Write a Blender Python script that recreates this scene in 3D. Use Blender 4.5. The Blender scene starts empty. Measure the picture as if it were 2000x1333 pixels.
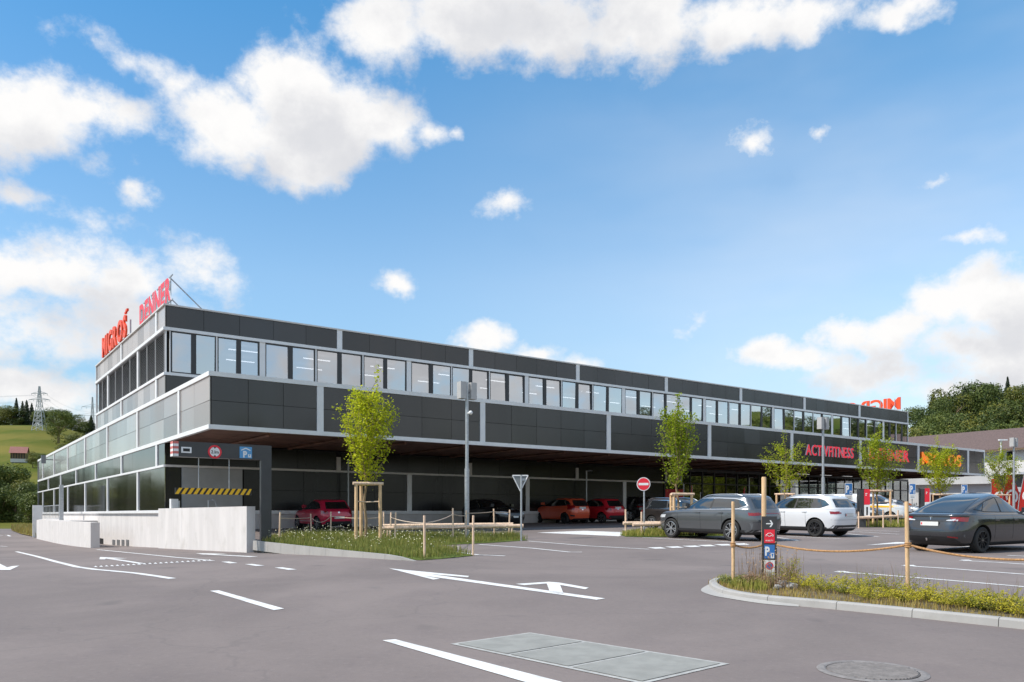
import bpy, bmesh, math, random
from mathutils import Vector, Matrix
from mathutils.bvhtree import BVHTree
R = math.radians
random.seed(7)
scene = bpy.context.scene
COL = scene.collection

# ------------------------------------------------------------------ camera
ZC = 1.46                      # eye height
F, CX, HY = 1558.0, 1000.0, 1005.0
cam_d = bpy.data.cameras.new('camera')
cam = bpy.data.objects.new('camera', cam_d)
COL.objects.link(cam)
cam_d.sensor_width = 36.0
cam_d.lens = F / 2000.0 * 36.0
cam_d.shift_y = (HY - 666.5) / 2000.0
cam_d.clip_end = 6000.0
cam.location = (0, 0, ZC)
cam.rotation_euler = (R(90), 0, 0)
scene.camera = cam

# ------------------------------------------------------------------ sun and sky
SUN_AZ, SUN_EL = R(-106), R(50)          # azimuth measured from +Y towards +X
to_sun = Vector((math.sin(SUN_AZ) * math.cos(SUN_EL), math.cos(SUN_AZ) * math.cos(SUN_EL), math.sin(SUN_EL)))
sl = bpy.data.lights.new('sun', 'SUN')
sl.energy = 3.2
sl.angle = R(3.2)
sl.color = (1.0, 0.93, 0.84)
sun = bpy.data.objects.new('sun', sl)
COL.objects.link(sun)
sun.rotation_euler = to_sun.to_track_quat('Z', 'Y').to_euler()
scene.view_settings.view_transform = 'Standard'
scene.view_settings.look = 'None'
scene.view_settings.gamma = 1.0
scene.view_settings.use_curve_mapping = False
scene.view_settings.exposure = 0.55
scene.cycles.max_bounces = 6
scene.cycles.transparent_max_bounces = 12

world = bpy.data.worlds.new('World')
scene.world = world
world.use_nodes = True
wt = world.node_tree
wt.nodes.clear()

class NT:
    """small helper to wire node trees"""
    def __init__(s, t): s.t = t
    def n(s, typ, **k):
        nd = s.t.nodes.new(typ)
        for a, b in k.items(): setattr(nd, a, b)
        return nd
    def put(s, sock, v):
        if isinstance(v, bpy.types.NodeSocket): s.t.links.new(v, sock)
        elif v is not None: sock.default_value = v
    def m(s, op, a, b=None, c=None, clamp=False):
        nd = s.n('ShaderNodeMath', operation=op, use_clamp=clamp)
        s.put(nd.inputs[0], a); s.put(nd.inputs[1], b)
        if c is not None: s.put(nd.inputs[2], c)
        return nd.outputs[0]
    def v(s, op, a, b=None, c=None):
        nd = s.n('ShaderNodeVectorMath', operation=op)
        s.put(nd.inputs[0], a)
        if b is not None: s.put(nd.inputs[1], b)
        if c is not None: s.put(nd.inputs[2], c)
        return nd.outputs['Value'] if op in ('LENGTH', 'DOT_PRODUCT') else nd.outputs[0]
    def mix(s, f, a, b, typ='MIX'):
        nd = s.n('ShaderNodeMix', data_type='RGBA', blend_type=typ)
        s.put(nd.inputs[0], f); s.put(nd.inputs[6], a); s.put(nd.inputs[7], b)
        return nd.outputs[2]
    def noise(s, vec, scale, detail=4, rough=.55, out=0, dist=0.0):
        nd = s.n('ShaderNodeTexNoise')
        if vec is not None: s.t.links.new(vec, nd.inputs['Vector'])
        nd.inputs['Scale'].default_value = scale
        nd.inputs['Detail'].default_value = detail
        nd.inputs['Roughness'].default_value = rough
        nd.inputs['Distortion'].default_value = dist
        return nd.outputs[out]
    def sm(s, x, lo, hi, a=0.0, b=1.0):
        nd = s.n('ShaderNodeMapRange', interpolation_type='SMOOTHSTEP')
        s.put(nd.inputs[0], x); s.put(nd.inputs[1], lo); s.put(nd.inputs[2], hi)
        s.put(nd.inputs[3], a); s.put(nd.inputs[4], b)
        return nd.outputs[0]

# clouds: ellipses of (azimuth, elevation) in degrees, broken up by noise
def azel(px, py):
    x, y, z = (px - CX) / F, 1.0, (HY - py) / F
    return math.degrees(math.atan2(x, y)), math.degrees(math.atan2(z, math.hypot(x, y)))
CLOUDS = [  # photo-pixel centre, radii in degrees, strength
    (570, 165, 4.6, 3.3, 1.15), (455, 255, 5.6, 3.1, 1.05), (640, 245, 6.2, 4.0, 1.2), (745, 245, 4.4, 2.6, .95), (590, 320, 5.4, 2.8, 1.05), (835, 262, 2.2, 1.4, .6), (880, 258, 1.5, .9, .5),
    (60, 215, 6.0, 3.0, 1.0), (170, 215, 4.6, 1.9, .8), (-70, 230, 5.0, 3.2, .9), (190, 85, 2.4, 1.2, .44), (265, 125, 2.8, 1.3, .42), (340, 165, 2.6, 1.2, .36),
    (20, 385, 2.8, 1.1, .5), (190, 330, 3.0, 1.6, .42), (265, 385, 1.6, .9, .5),
    (760, 60, 4.6, 3.2, .95), (900, 40, 6.5, 3.4, 1.05), (1080, 45, 7.0, 3.2, 1.1), (1260, 40, 6.5, 3.2, 1.1), (1430, 45, 6.0, 2.8, 1.0), (1570, 35, 4.4, 2.0, .85), (1760, 15, 4.2, 1.3, .7), (1000, -60, 14, 3.0, 1.0),
    (1465, 272, 2.0, 1.05, .62), (1590, 258, 1.0, .7, .45), (990, 395, 2.5, 1.25, .72), (755, 553, 1.9, 1.05, .68),
    (1905, 452, 2.4, .8, .5), (1830, 345, 1.5, .5, .3),
    (30, 530, 4.0, 2.6, .95), (130, 530, 4.5, 2.8, .9), (260, 540, 5.5, 3.0, .82), (380, 540, 4.5, 2.4, .75),
    (60, 640, 7.0, 3.0, .8), (250, 640, 7.0, 3.0, .75), (170, 440, 3.0, 1.6, .42), (90, 770, 5.5, 2.2, .95),
    (150, 830, 5.0, 1.6, .7), (20, 740, 3.0, 1.0, .7),
    (950, 665, 2.6, 1.6, .85), (1060, 690, 3.0, 1.6, .85), (1130, 715, 3.0, 1.3, .7), (900, 700, 3.0, 1.2, .6),
    (1480, 690, 3.2, 1.5, .8), (1560, 700, 3.4, 1.5, .8), (1660, 650, 3.6, 1.8, .75), (1750, 640, 4.0, 2.2, .8),
    (1830, 600, 3.6, 2.2, .9), (1920, 580, 3.8, 2.6, .95), (2010, 590, 3.6, 2.8, .95), (1880, 680, 4.4, 2.6, .9),
    (1960, 700, 4.0, 3.0, .95), (1700, 730, 5.0, 1.8, .7), (1870, 760, 6.0, 1.6, .6), (1360, 640, 2.6, 1.2, .35)]
grp = bpy.data.node_groups.new('cloud_field', 'ShaderNodeTree')
grp.interface.new_socket('Vector', in_out='INPUT', socket_type='NodeSocketVector')
grp.interface.new_socket('Noise', in_out='INPUT', socket_type='NodeSocketFloat')
grp.interface.new_socket('Density', in_out='OUTPUT', socket_type='NodeSocketFloat')
g = NT(grp)
gi, go = g.n('NodeGroupInput'), g.n('NodeGroupOutput')
best = None
BANKS = [(-41, 9, 9, 5, .95), (-54, 8, 10, 5.5, 1.0), (-68, 10, 11, 7, 1.0), (-48, 20, 9, 4, .8), (-62, 24, 10, 5, .85), (-82, 14, 12, 7, .9), (39, 9, 8, 5, 1.0), (50, 8, 10, 6, 1.0), (64, 9, 11, 7, .95), (80, 12, 12, 7, .9), (98, 11, 11, 6, .75), (116, 11, 12, 6, .8), (134, 12, 12, 8, .7), (44, 20, 8, 4, .7), (60, 24, 11, 5, .8)]  # unseen cloud banks added to brighten the reflections in panels and windows
for a, e, ra, re, st in [azel(c[0], c[1]) + c[2:] for c in CLOUDS] + BANKS:
    q = g.v('MULTIPLY_ADD', gi.outputs[0], (1 / ra, 1 / re, 0), (-a / ra, -e / re, 0))
    l = g.m('MULTIPLY_ADD', g.v('LENGTH', q), -1.0 * st, st)
    best = l if best is None else g.m('SMOOTH_MAX', best, l, 0.12)
# the rest of the sky, outside the picture, carries ordinary broken cumulus
sp = g.n('ShaderNodeSeparateXYZ'); grp.links.new(gi.outputs[0], sp.inputs[0])
out_az = g.sm(g.m('ABSOLUTE', sp.outputs[0]), 36, 46)
out_el = g.sm(sp.outputs[1], 36, 46)
outside = g.m('MAXIMUM', out_az, out_el)
gen = g.m('MULTIPLY_ADD', g.noise(g.v('MULTIPLY', gi.outputs[0], (.030, .062, 1)), 1.0, 3, .5), 3.4, -1.45)
gen = g.m('MULTIPLY', gen, g.sm(sp.outputs[1], 62, 44))
best = g.m('MAXIMUM', best, g.m('MULTIPLY_ADD', g.m('SUBTRACT', 1.0, outside), -4.0, gen))
tot = g.m('ADD', best, gi.outputs[1])
grp.links.new(tot, go.inputs[0])

w = NT(wt)
tc = w.n('ShaderNodeTexCoord')
dirv = w.v('NORMALIZE', tc.outputs['Generated'])
sx = w.n('ShaderNodeSeparateXYZ'); wt.links.new(dirv, sx.inputs[0])
az = w.m('MULTIPLY', w.m('ARCTAN2', sx.outputs[0], sx.outputs[1]), 180 / math.pi)
el = w.m('MULTIPLY', w.m('ARCSINE', sx.outputs[2]), 180 / math.pi)
cmb = w.n('ShaderNodeCombineXYZ'); wt.links.new(az, cmb.inputs[0]); wt.links.new(el, cmb.inputs[1])
P2 = cmb.outputs[0]
warp = w.v('SUBTRACT', w.noise(dirv, 13.0, 6, .6, out=1), (.5, .5, .5))
P3 = w.v('MULTIPLY_ADD', warp, (3.8, 2.8, 0), P2)
nz = w.noise(w.v('MULTIPLY', dirv, (1, 1, 1.3)), 15.0, 9, .62)
nz1 = w.m('MULTIPLY_ADD', nz, 1.7, -.93)
def field(vec, off=None):
    gn = w.n('ShaderNodeGroup'); gn.node_tree = grp
    if off is not None: vec = w.v('ADD', vec, off)
    wt.links.new(vec, gn.inputs[0]); wt.links.new(nz1, gn.inputs[1])
    return gn.outputs[0]
d0 = field(P3)
d1 = field(P3, (-1.8, 2.6, 0))
alpha = w.sm(d0, -.04, .58)
veil = w.m('MULTIPLY', w.m('MULTIPLY', w.sm(az, -12, 34), w.sm(w.noise(w.v('MULTIPLY', dirv, (1, 1, 3.0)), 2.2, 4, .55), .25, .75)), .30)
alpha = w.m('MAXIMUM', alpha, veil)
thick = w.sm(d1, -.1, .95)
sky = w.n('ShaderNodeTexSky', sky_type='NISHITA')
sky.sun_disc = False
sky.sun_elevation = SUN_EL
sky.sun_rotation = SUN_AZ
sky.altitude = 500
sky.air_density = 1.0
sky.dust_density = 0.6
sky.ozone_density = 1.5
SKYK = 0.12
blue = w.mix(1.0, sky.outputs[0], w.mix(w.m('MULTIPLY_ADD', el, 1 / 16.0, -1.0, True), (1.24, 1.29, 1.20, 1), (.62, 1.18, 1.30, 1)), 'MULTIPLY')
blue = w.mix(1.0, blue, w.mix(w.sm(el, 1.0, 17.0), (.70, .66, .66, 1), (1, 1, 1, 1)), 'MULTIPLY')
blue = w.mix(1.0, blue, w.mix(w.sm(az, -36, 36), (.72, .84, .90, 1), (1.13, 1.09, 1.07, 1)), 'MULTIPLY')
fine = w.noise(dirv, 30.0, 6, .6)
shade = w.m('ADD', w.m('MULTIPLY', thick, .92), w.m('MULTIPLY_ADD', fine, .5, -.25), None, True)
ccol = w.mix(shade, (5.7, 5.65, 5.6, 1), (4.15, 4.2, 4.4, 1))
final = w.mix(alpha, blue, ccol)
bg = w.n('ShaderNodeBackground')
wt.links.new(final, bg.inputs[0])
bg.inputs[1].default_value = SKYK
wo = w.n('ShaderNodeOutputWorld')
wt.links.new(bg.outputs[0], wo.inputs[0])

# ------------------------------------------------------------------ materials
def mat(name, col, rough=.6, metal=0.0, spec=.5, var=0.0, vscale=3.0, bump=0.0, bscale=40.0, coat=0.0,
        ior=1.5, vcol=None, stretch=(1, 1, 1), trans=0.0, emit=None, rvar=0.0, croff=.03):
    m = bpy.data.materials.new(name); m.use_nodes = True
    t = NT(m.node_tree); t.t.nodes.clear()
    b = t.n('ShaderNodeBsdfPrincipled'); o = t.n('ShaderNodeOutputMaterial')
    c4 = tuple(col) + (1,)
    b.inputs['Base Color'].default_value = c4
    b.inputs['Roughness'].default_value = rough
    b.inputs['Metallic'].default_value = metal
    b.inputs['Specular IOR Level'].default_value = spec
    b.inputs['IOR'].default_value = ior
    b.inputs['Coat Weight'].default_value = coat
    b.inputs['Coat Roughness'].default_value = croff
    if var or bump or rvar:
        co = t.n('ShaderNodeTexCoord').outputs['Object']
        geo = t.n('ShaderNodeNewGeometry').outputs['Position']
        vec = t.v('MULTIPLY', geo, stretch)
        nz_ = t.noise(vec, vscale, 5, .6)
        if var:
            dark = tuple(x * (1 - var) for x in col) + (1,)
            lite = tuple(vcol) + (1,) if vcol else tuple(min(1, x * (1 + var)) for x in col) + (1,)
            t.put(b.inputs['Base Color'], t.mix(t.sm(nz_, .3, .7), dark, lite))
        if rvar:
            t.put(b.inputs['Roughness'], t.sm(nz_, .3, .7, max(.02, rough - rvar), min(1, rough + rvar)))
        if bump:
            bp = t.n('ShaderNodeBump'); bp.inputs['Strength'].default_value = bump
            bp.inputs['Distance'].default_value = .02
            t.put(bp.inputs['Height'], t.noise(vec, bscale, 4, .6))
            t.put(b.inputs['Normal'], bp.outputs[0])
    if emit:
        b.inputs['Emission Color'].default_value = tuple(emit[:3]) + (1,)
        b.inputs['Emission Strength'].default_value = emit[3]
    if trans:
        tr = t.n('ShaderNodeBsdfTranslucent'); t.put(tr.inputs[0], b.inputs['Base Color'].links[0].from_socket if b.inputs['Base Color'].links else c4)
        mx = t.n('ShaderNodeMixShader'); mx.inputs[0].default_value = trans
        m.node_tree.links.new(b.outputs[0], mx.inputs[1]); m.node_tree.links.new(tr.outputs[0], mx.inputs[2])
        m.node_tree.links.new(mx.outputs[0], o.inputs[0])
    else:
        m.node_tree.links.new(b.outputs[0], o.inputs[0])
    return m

def leaf_mat(name, a, b, trans=.35):
    m = mat(name, a, .55, spec=.3, var=.25, vscale=2.0, trans=trans)
    t = NT(m.node_tree)
    at = t.n('ShaderNodeVertexColor', layer_name='tint')
    bs = [n for n in m.node_tree.nodes if n.type == 'BSDF_PRINCIPLED'][0]
    c = t.mix(at.outputs[0], tuple(a) + (1,), tuple(b) + (1,))
    rnd = t.n('ShaderNodeObjectInfo').outputs['Random']
    c = t.mix(1.0, c, t.mix(rnd, (.66, .74, .80, 1), (1.34, 1.26, 1.05, 1)), 'MULTIPLY')
    for l in list(m.node_tree.links):
        if l.to_socket.name == 'Base Color' or (l.to_node.type == 'BSDF_TRANSLUCENT' and l.to_socket.name == 'Color'):
            m.node_tree.links.remove(l)
    t.put(bs.inputs['Base Color'], c)
    for n in m.node_tree.nodes:
        if n.type == 'BSDF_TRANSLUCENT': t.put(n.inputs[0], c)
    return m

def glass_mat(name, tint, dens, refl_min=.05, rough=.02):
    """thin pane: part of the light goes through, the rest mirrors, more at a slant"""
    m = bpy.data.materials.new(name); m.use_nodes = True
    t = NT(m.node_tree); t.t.nodes.clear()
    fr = t.n('ShaderNodeFresnel'); fr.inputs[0].default_value = 1.55
    gl = t.n('ShaderNodeBsdfGlossy'); gl.inputs['Roughness'].default_value = rough
    gl.inputs['Color'].default_value = (.95, .97, 1, 1)
    tr = t.n('ShaderNodeBsdfTransparent'); tr.inputs[0].default_value = tuple(x * dens for x in tint) + (1,)
    f = t.m('MULTIPLY_ADD', fr.outputs[0], 1.6, refl_min, True)
    mx = t.n('ShaderNodeMixShader'); t.put(mx.inputs[0], f)
    m.node_tree.links.new(tr.outputs[0], mx.inputs[1]); m.node_tree.links.new(gl.outputs[0], mx.inputs[2])
    o = t.n('ShaderNodeOutputMaterial'); m.node_tree.links.new(mx.outputs[0], o.inputs[0])
    return m

def asphalt_mat(name):
    m = mat(name, (.17, .155, .152), .82, spec=.35)
    t = NT(m.node_tree)
    b = [n for n in m.node_tree.nodes if n.type == 'BSDF_PRINCIPLED'][0]
    pos = t.n('ShaderNodeNewGeometry').outputs['Position']
    big = t.noise(pos, .16, 5, .6, dist=.6)
    mid = t.noise(pos, 1.1, 5, .65)
    fine_ = t.noise(pos, 70.0, 3, .7)
    streak = t.noise(t.v('MULTIPLY', pos, (.9, .12, 1)), .8, 4, .6)
    c = t.mix(t.sm(big, .33, .68), (.176, .145, .134, 1), (.242, .199, .182, 1))
    c = t.mix(t.m('MULTIPLY', t.sm(mid, .45, .75), .42), c, (.160, .130, .126, 1))
    c = t.mix(t.m('MULTIPLY', t.sm(streak, .55, .75), .35), c, (.238, .194, .180, 1))
    c = t.mix(t.m('MULTIPLY', t.sm(fine_, .55, .8), .35), c, (.27, .25, .245, 1))
    c = t.mix(t.m('MULTIPLY', t.sm(fine_, .45, .2), .4), c, (.085, .078, .078, 1))
    grain = t.noise(pos, 16.0, 4, .7)
    c = t.mix(t.m('MULTIPLY', t.sm(grain, .52, .75), .45), c, (.258, .216, .204, 1))
    c = t.mix(t.m('MULTIPLY', t.sm(grain, .46, .25), .40), c, (.13, .112, .108, 1))
    oil = t.noise(pos, .75, 2, .5)
    c = t.mix(t.m('MULTIPLY', t.sm(oil, .66, .76), .40), c, (.085, .077, .074, 1))
    vo = t.n('ShaderNodeTexVoronoi', feature='DISTANCE_TO_EDGE')
    vo.inputs['Scale'].default_value = .16
    wv = t.v('ADD', pos, t.v('MULTIPLY', t.noise(pos, .9, 3, .6, out=1), (1.6, 1.6, 0)))
    t.put(vo.inputs['Vector'], wv)
    c = t.mix(t.m('MULTIPLY', t.sm(vo.outputs['Distance'], .006, .001), .22), c, (.12, .105, .102, 1))
    t.put(b.inputs['Base Color'], c)
    bp = t.n('ShaderNodeBump'); bp.inputs['Strength'].default_value = .35; bp.inputs['Distance'].default_value = .006
    t.put(bp.inputs['Height'], fine_); t.put(b.inputs['Normal'], bp.outputs[0])
    return m

def concrete_mat(name, col, board=True):
    m = mat(name, col, .85, spec=.3)
    t = NT(m.node_tree)
    b = [n for n in m.node_tree.nodes if n.type == 'BSDF_PRINCIPLED'][0]
    pos = t.n('ShaderNodeNewGeometry').outputs['Position']
    st = t.noise(t.v('MULTIPLY', pos, (1.3, 1.3, .22)), 1.0, 5, .6)
    bl = t.noise(pos, 1.3, 6, .65)
    c0 = tuple(col) + (1,)
    c = t.mix(t.sm(st, .35, .7), tuple(x * .88 for x in col) + (1,), c0)
    c = t.mix(t.m('MULTIPLY', t.sm(bl, .5, .75), .7), c, tuple(x * .74 for x in (col[0], col[1], col[2] * .96)) + (1,))
    c = t.mix(t.m('MULTIPLY', t.sm(t.noise(pos, 24, 3, .6), .62, .75), .3), c, tuple(x * .6 for x in col) + (1,))
    t.put(b.inputs['Base Color'], c)
    bp = t.n('ShaderNodeBump'); bp.inputs['Strength'].default_value = .15; bp.inputs['Distance'].default_value = .01
    t.put(bp.inputs['Height'], t.noise(pos, 30, 4, .6)); t.put(b.inputs['Normal'], bp.outputs[0])
    return m

def panel_mat(name, col, rough, ior=1.5, metal=0.0):
    m = mat(name, col, rough, spec=.5, ior=ior, metal=metal)
    t = NT(m.node_tree)
    b = [n for n in m.node_tree.nodes if n.type == 'BSDF_PRINCIPLED'][0]
    pos = t.n('ShaderNodeNewGeometry').outputs['Position']
    st = t.noise(t.v('MULTIPLY', pos, (.55, .55, .08)), 1.0, 4, .55)
    t.put(b.inputs['Roughness'], t.sm(st, .3, .7, max(.03, rough - .03), rough + .04))
    rnd = t.n('ShaderNodeObjectInfo').outputs['Random']
    t.put(b.inputs['Base Color'], t.mix(rnd, tuple(x * .65 for x in col) + (1,), tuple(x * 1.4 for x in col) + (1,)))
    bp = t.n('ShaderNodeBump'); bp.inputs['Strength'].default_value = .02; bp.inputs['Distance'].default_value = .02
    t.put(bp.inputs['Height'], t.noise(t.v('MULTIPLY', pos, (.7, .7, .3)), 1.0, 2, .5)); t.put(b.inputs['Normal'], bp.outputs[0])
    return m

M = {}
M['asphalt'] = asphalt_mat('asphalt')
M['paint'] = mat('road_paint', (.74, .73, .71), .75, var=.10, vscale=6, bump=.1, bscale=60)
_t = NT(M['paint'].node_tree)
_b = [n for n in M['paint'].node_tree.nodes if n.type == 'BSDF_PRINCIPLED'][0]
_old = _b.inputs['Base Color'].links[0].from_socket
_pos = _t.n('ShaderNodeNewGeometry').outputs['Position']
_w = _t.m('MULTIPLY', _t.sm(_t.noise(_pos, 42.0, 4, .7), .56, .70), _t.sm(_t.noise(_pos, 1.7, 3, .6), .38, .62))
_c = _t.mix(_t.m('MULTIPLY', _w, .75), _old, (.26, .235, .225, 1))
_c = _t.mix(_t.m('MULTIPLY', _t.sm(_t.noise(_t.v('MULTIPLY', _pos, (.5, 2.2, 1)), 1.2, 3, .6), .52, .72), .40), _c, (.42, .40, .385, 1))
_t.put(_b.inputs['Base Color'], _c)
M['concrete'] = concrete_mat('pale_concrete', (.69, .655, .635))
M['kerb'] = concrete_mat('kerb_concrete', (.40, .385, .365))
M['panel'] = panel_mat('black_solar_panel', (.022, .020, .021), .22, 1.66)
M['panel_side'] = panel_mat('sky_sheen_panel', (.47, .42, .385), .21, 2.5, .72)  # same black cladding, its bright sky sheen put into the base colour
M['panel_lower'] = panel_mat('dark_lower_panel', (.020, .019, .017), .09, 3.2)  # same cladding on the lower rows, a dark copy without that painted sheen
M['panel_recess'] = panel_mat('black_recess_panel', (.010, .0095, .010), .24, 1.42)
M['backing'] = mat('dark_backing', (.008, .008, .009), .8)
M['trim'] = mat('white_aluminium', (.78, .78, .78), .38, var=.04, vscale=2)
M['trim_warm'] = mat('beige_aluminium', (.66, .63, .60), .4, var=.04, vscale=2)
M['steel'] = mat('galvanised_steel', (.46, .48, .50), .42, metal=.55, var=.12, vscale=14)
M['grey_metal'] = mat('grey_lacquer', (.20, .21, .22), .4, metal=.3, var=.08)
M['anthracite'] = mat('anthracite_metal', (.045, .046, .05), .36, var=.12, vscale=2)
M['soffit'] = mat('brown_timber_soffit', (.17, .085, .058), .6, var=.35, vscale=1.6, stretch=(1, 1, 1))
M['wood'] = mat('peeled_wood', (.70, .46, .25), .7, var=.22, vscale=9, stretch=(2, 2, .4), bump=.2, bscale=18)
M['wood_pale'] = mat('pale_wood', (.78, .56, .40), .7, var=.2, vscale=9, stretch=(2, 2, .5), bump=.2, bscale=18)
M['rope'] = mat('coir_rope', (.46, .25, .11), .9, var=.3, vscale=40, bump=.5, bscale=120)
M['rope_pale'] = mat('pale_rope', (.60, .47, .36), .9, var=.2, vscale=30)
M['glass'] = glass_mat('window_glass', (.80, .84, .90), .75, .46)
M['shop_glass'] = glass_mat('shop_glass', (.55, .62, .58), .55, .10)
M['frame_dark'] = mat('dark_window_frame', (.035, .036, .040), .4)
M['int_wall'] = mat('interior_wall', (.36, .37, .39), .8)
M['int_ceil'] = mat('interior_ceiling', (.5, .5, .52), .8)
M['int_floor'] = mat('interior_floor', (.25, .24, .23), .6)
M['int_yellow'] = mat('interior_yellow_wall', (.45, .36, .14), .8, var=.2)
M['tube'] = mat('lit_tube', (.9, .9, .9), .5, emit=(1, 1, 1, 1.1))
M['brace'] = mat('timber_brace', (.62, .45, .33), .6, var=.15, vscale=3)
M['roof'] = mat('roof_membrane', (.30, .30, .30), .9, var=.1)
M['blind'] = mat('aluminium_blind', (.34, .345, .35), .45, metal=.3)
M['orange'] = mat('orange_sign', (.90, .17, .01), .45)
M['red_orange'] = mat('red_orange_sign', (.85, .075, .015), .45)
M['red'] = mat('red_sign', (.78, .022, .045), .4)
M['red_flat'] = mat('red_film', (.60, .02, .03), .5)
M['red_glow'] = mat('glowing_red_letter', (.78, .022, .045), .4, emit=(.8, .02, .05, .35))  # faint glow added to brighten the red band letters
M['orange_glow'] = mat('glowing_orange_letter', (.90, .20, .01), .4, emit=(.95, .22, .01, .4))  # orange letters get the same added glow
M['white'] = mat('white_sign', (.80, .80, .80), .45)
M['black'] = mat('black_film', (.012, .012, .013), .45)
M['blue'] = mat('blue_sign', (.035, .17, .47), .45)
M['blue_pale'] = mat('pale_blue_sign', (.10, .33, .62), .45)
M['yellow'] = mat('yellow_reflective', (.85, .48, .01), .5)
M['soil'] = mat('soil', (.15, .12, .075), .95, var=.4, vscale=8, bump=.6, bscale=25)
M['lawn'] = mat('turf', (.10, .13, .03), .95, spec=.1, var=.4, vscale=3, bump=.6, bscale=25)
M['meadow'] = mat('hill_meadow', (.088, .135, .020), .95, var=.25, vscale=.018, vcol=(.185, .16, .04), spec=.05, bump=.3, bscale=2)
M['dry'] = mat('dry_grass_base', (.26, .20, .07), .95, spec=.05, var=.3, vscale=1.2)
M['bark'] = mat('bark', (.17, .12, .07), .9, var=.3, vscale=20, stretch=(1, 1, .3), bump=.4, bscale=40)
M['bark_young'] = mat('young_bark', (.30, .21, .12), .85, var=.3, vscale=20, stretch=(1, 1, .3), bump=.3, bscale=40)
M['leaf_young'] = leaf_mat('young_maple_leaf', (.25, .32, .012), (.62, .65, .04), .48)
M['leaf_mid'] = leaf_mat('summer_leaf', (.075, .115, .018), (.17, .21, .03), .35)
M['leaf_wood'] = leaf_mat('woodland_leaf', (.050, .080, .019), (.165, .195, .045), .25)
M['leaf_olive'] = leaf_mat('olive_woodland_leaf', (.075, .095, .017), (.23, .22, .045), .25)
M['leaf_dark'] = leaf_mat('dark_conifer', (.014, .028, .012), (.045, .068, .022), .15)
M['grass'] = leaf_mat('long_grass', (.14, .175, .028), (.37, .36, .10), .3)
M['grass_dry'] = leaf_mat('dry_grass', (.24, .20, .06), (.42, .33, .12), .3)
M['shrub'] = leaf_mat('yellow_green_shrub', (.19, .20, .012), (.46, .40, .03), .3)
M['shrub_red'] = leaf_mat('rusty_plant', (.16, .09, .05), (.36, .24, .16), .2)
M['petal'] = mat('white_petal', (.66, .63, .42), .7)
M['tyre'] = mat('tyre_rubber', (.018, .018, .018), .75)
M['well'] = mat('wheel_well', (.006, .006, .006), .9)
M['plastic'] = mat('black_plastic', (.022, .022, .024), .55)
M['alloy'] = mat('alloy_rim', (.52, .53, .55), .3, metal=.8)
M['alloy_dark'] = mat('black_rim', (.022, .022, .024), .35)
M['chrome'] = mat('chrome', (.72, .72, .73), .15, metal=1.0)
M['cglass'] = mat('car_glass', (.012, .014, .015), .03, spec=.9, ior=1.9)
M['cglass_clear'] = glass_mat('light_car_glass', (.65, .70, .70), .55, .10)
M['tail'] = mat('tail_light', (.26, .006, .010), .12, coat=1.0)
M['lamp'] = mat('head_light', (.62, .64, .66), .1, coat=1.0)
M['plate'] = mat('plate', (.72, .72, .70), .4)
def paint(name, col, metal=0.0, rough=.35):
    return mat(name, col, rough, metal=metal, coat=1.0, spec=.5, croff=.02)
M['p_grey'] = paint('grey_metallic_paint', (.135, .145, .155), .6, .28)
M['p_dark'] = paint('dark_grey_metallic_paint', (.062, .067, .075), .65, .2)
M['p_white'] = paint('white_paint', (.72, .73, .75))
M['p_orange'] = paint('orange_paint', (.74, .10, .04), .1)
M['p_red'] = paint('cherry_red_paint', (.58, .016, .06), .15)
M['p_red2'] = paint('red_paint', (.64, .018, .035), .1)
M['p_black'] = paint('black_paint', (.008, .008, .010))
M['p_silver'] = paint('silver_paint', (.55, .56, .57), .5)
M['p_brown'] = paint('dark_brown_paint', (.030, .024, .022), .3)

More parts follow.
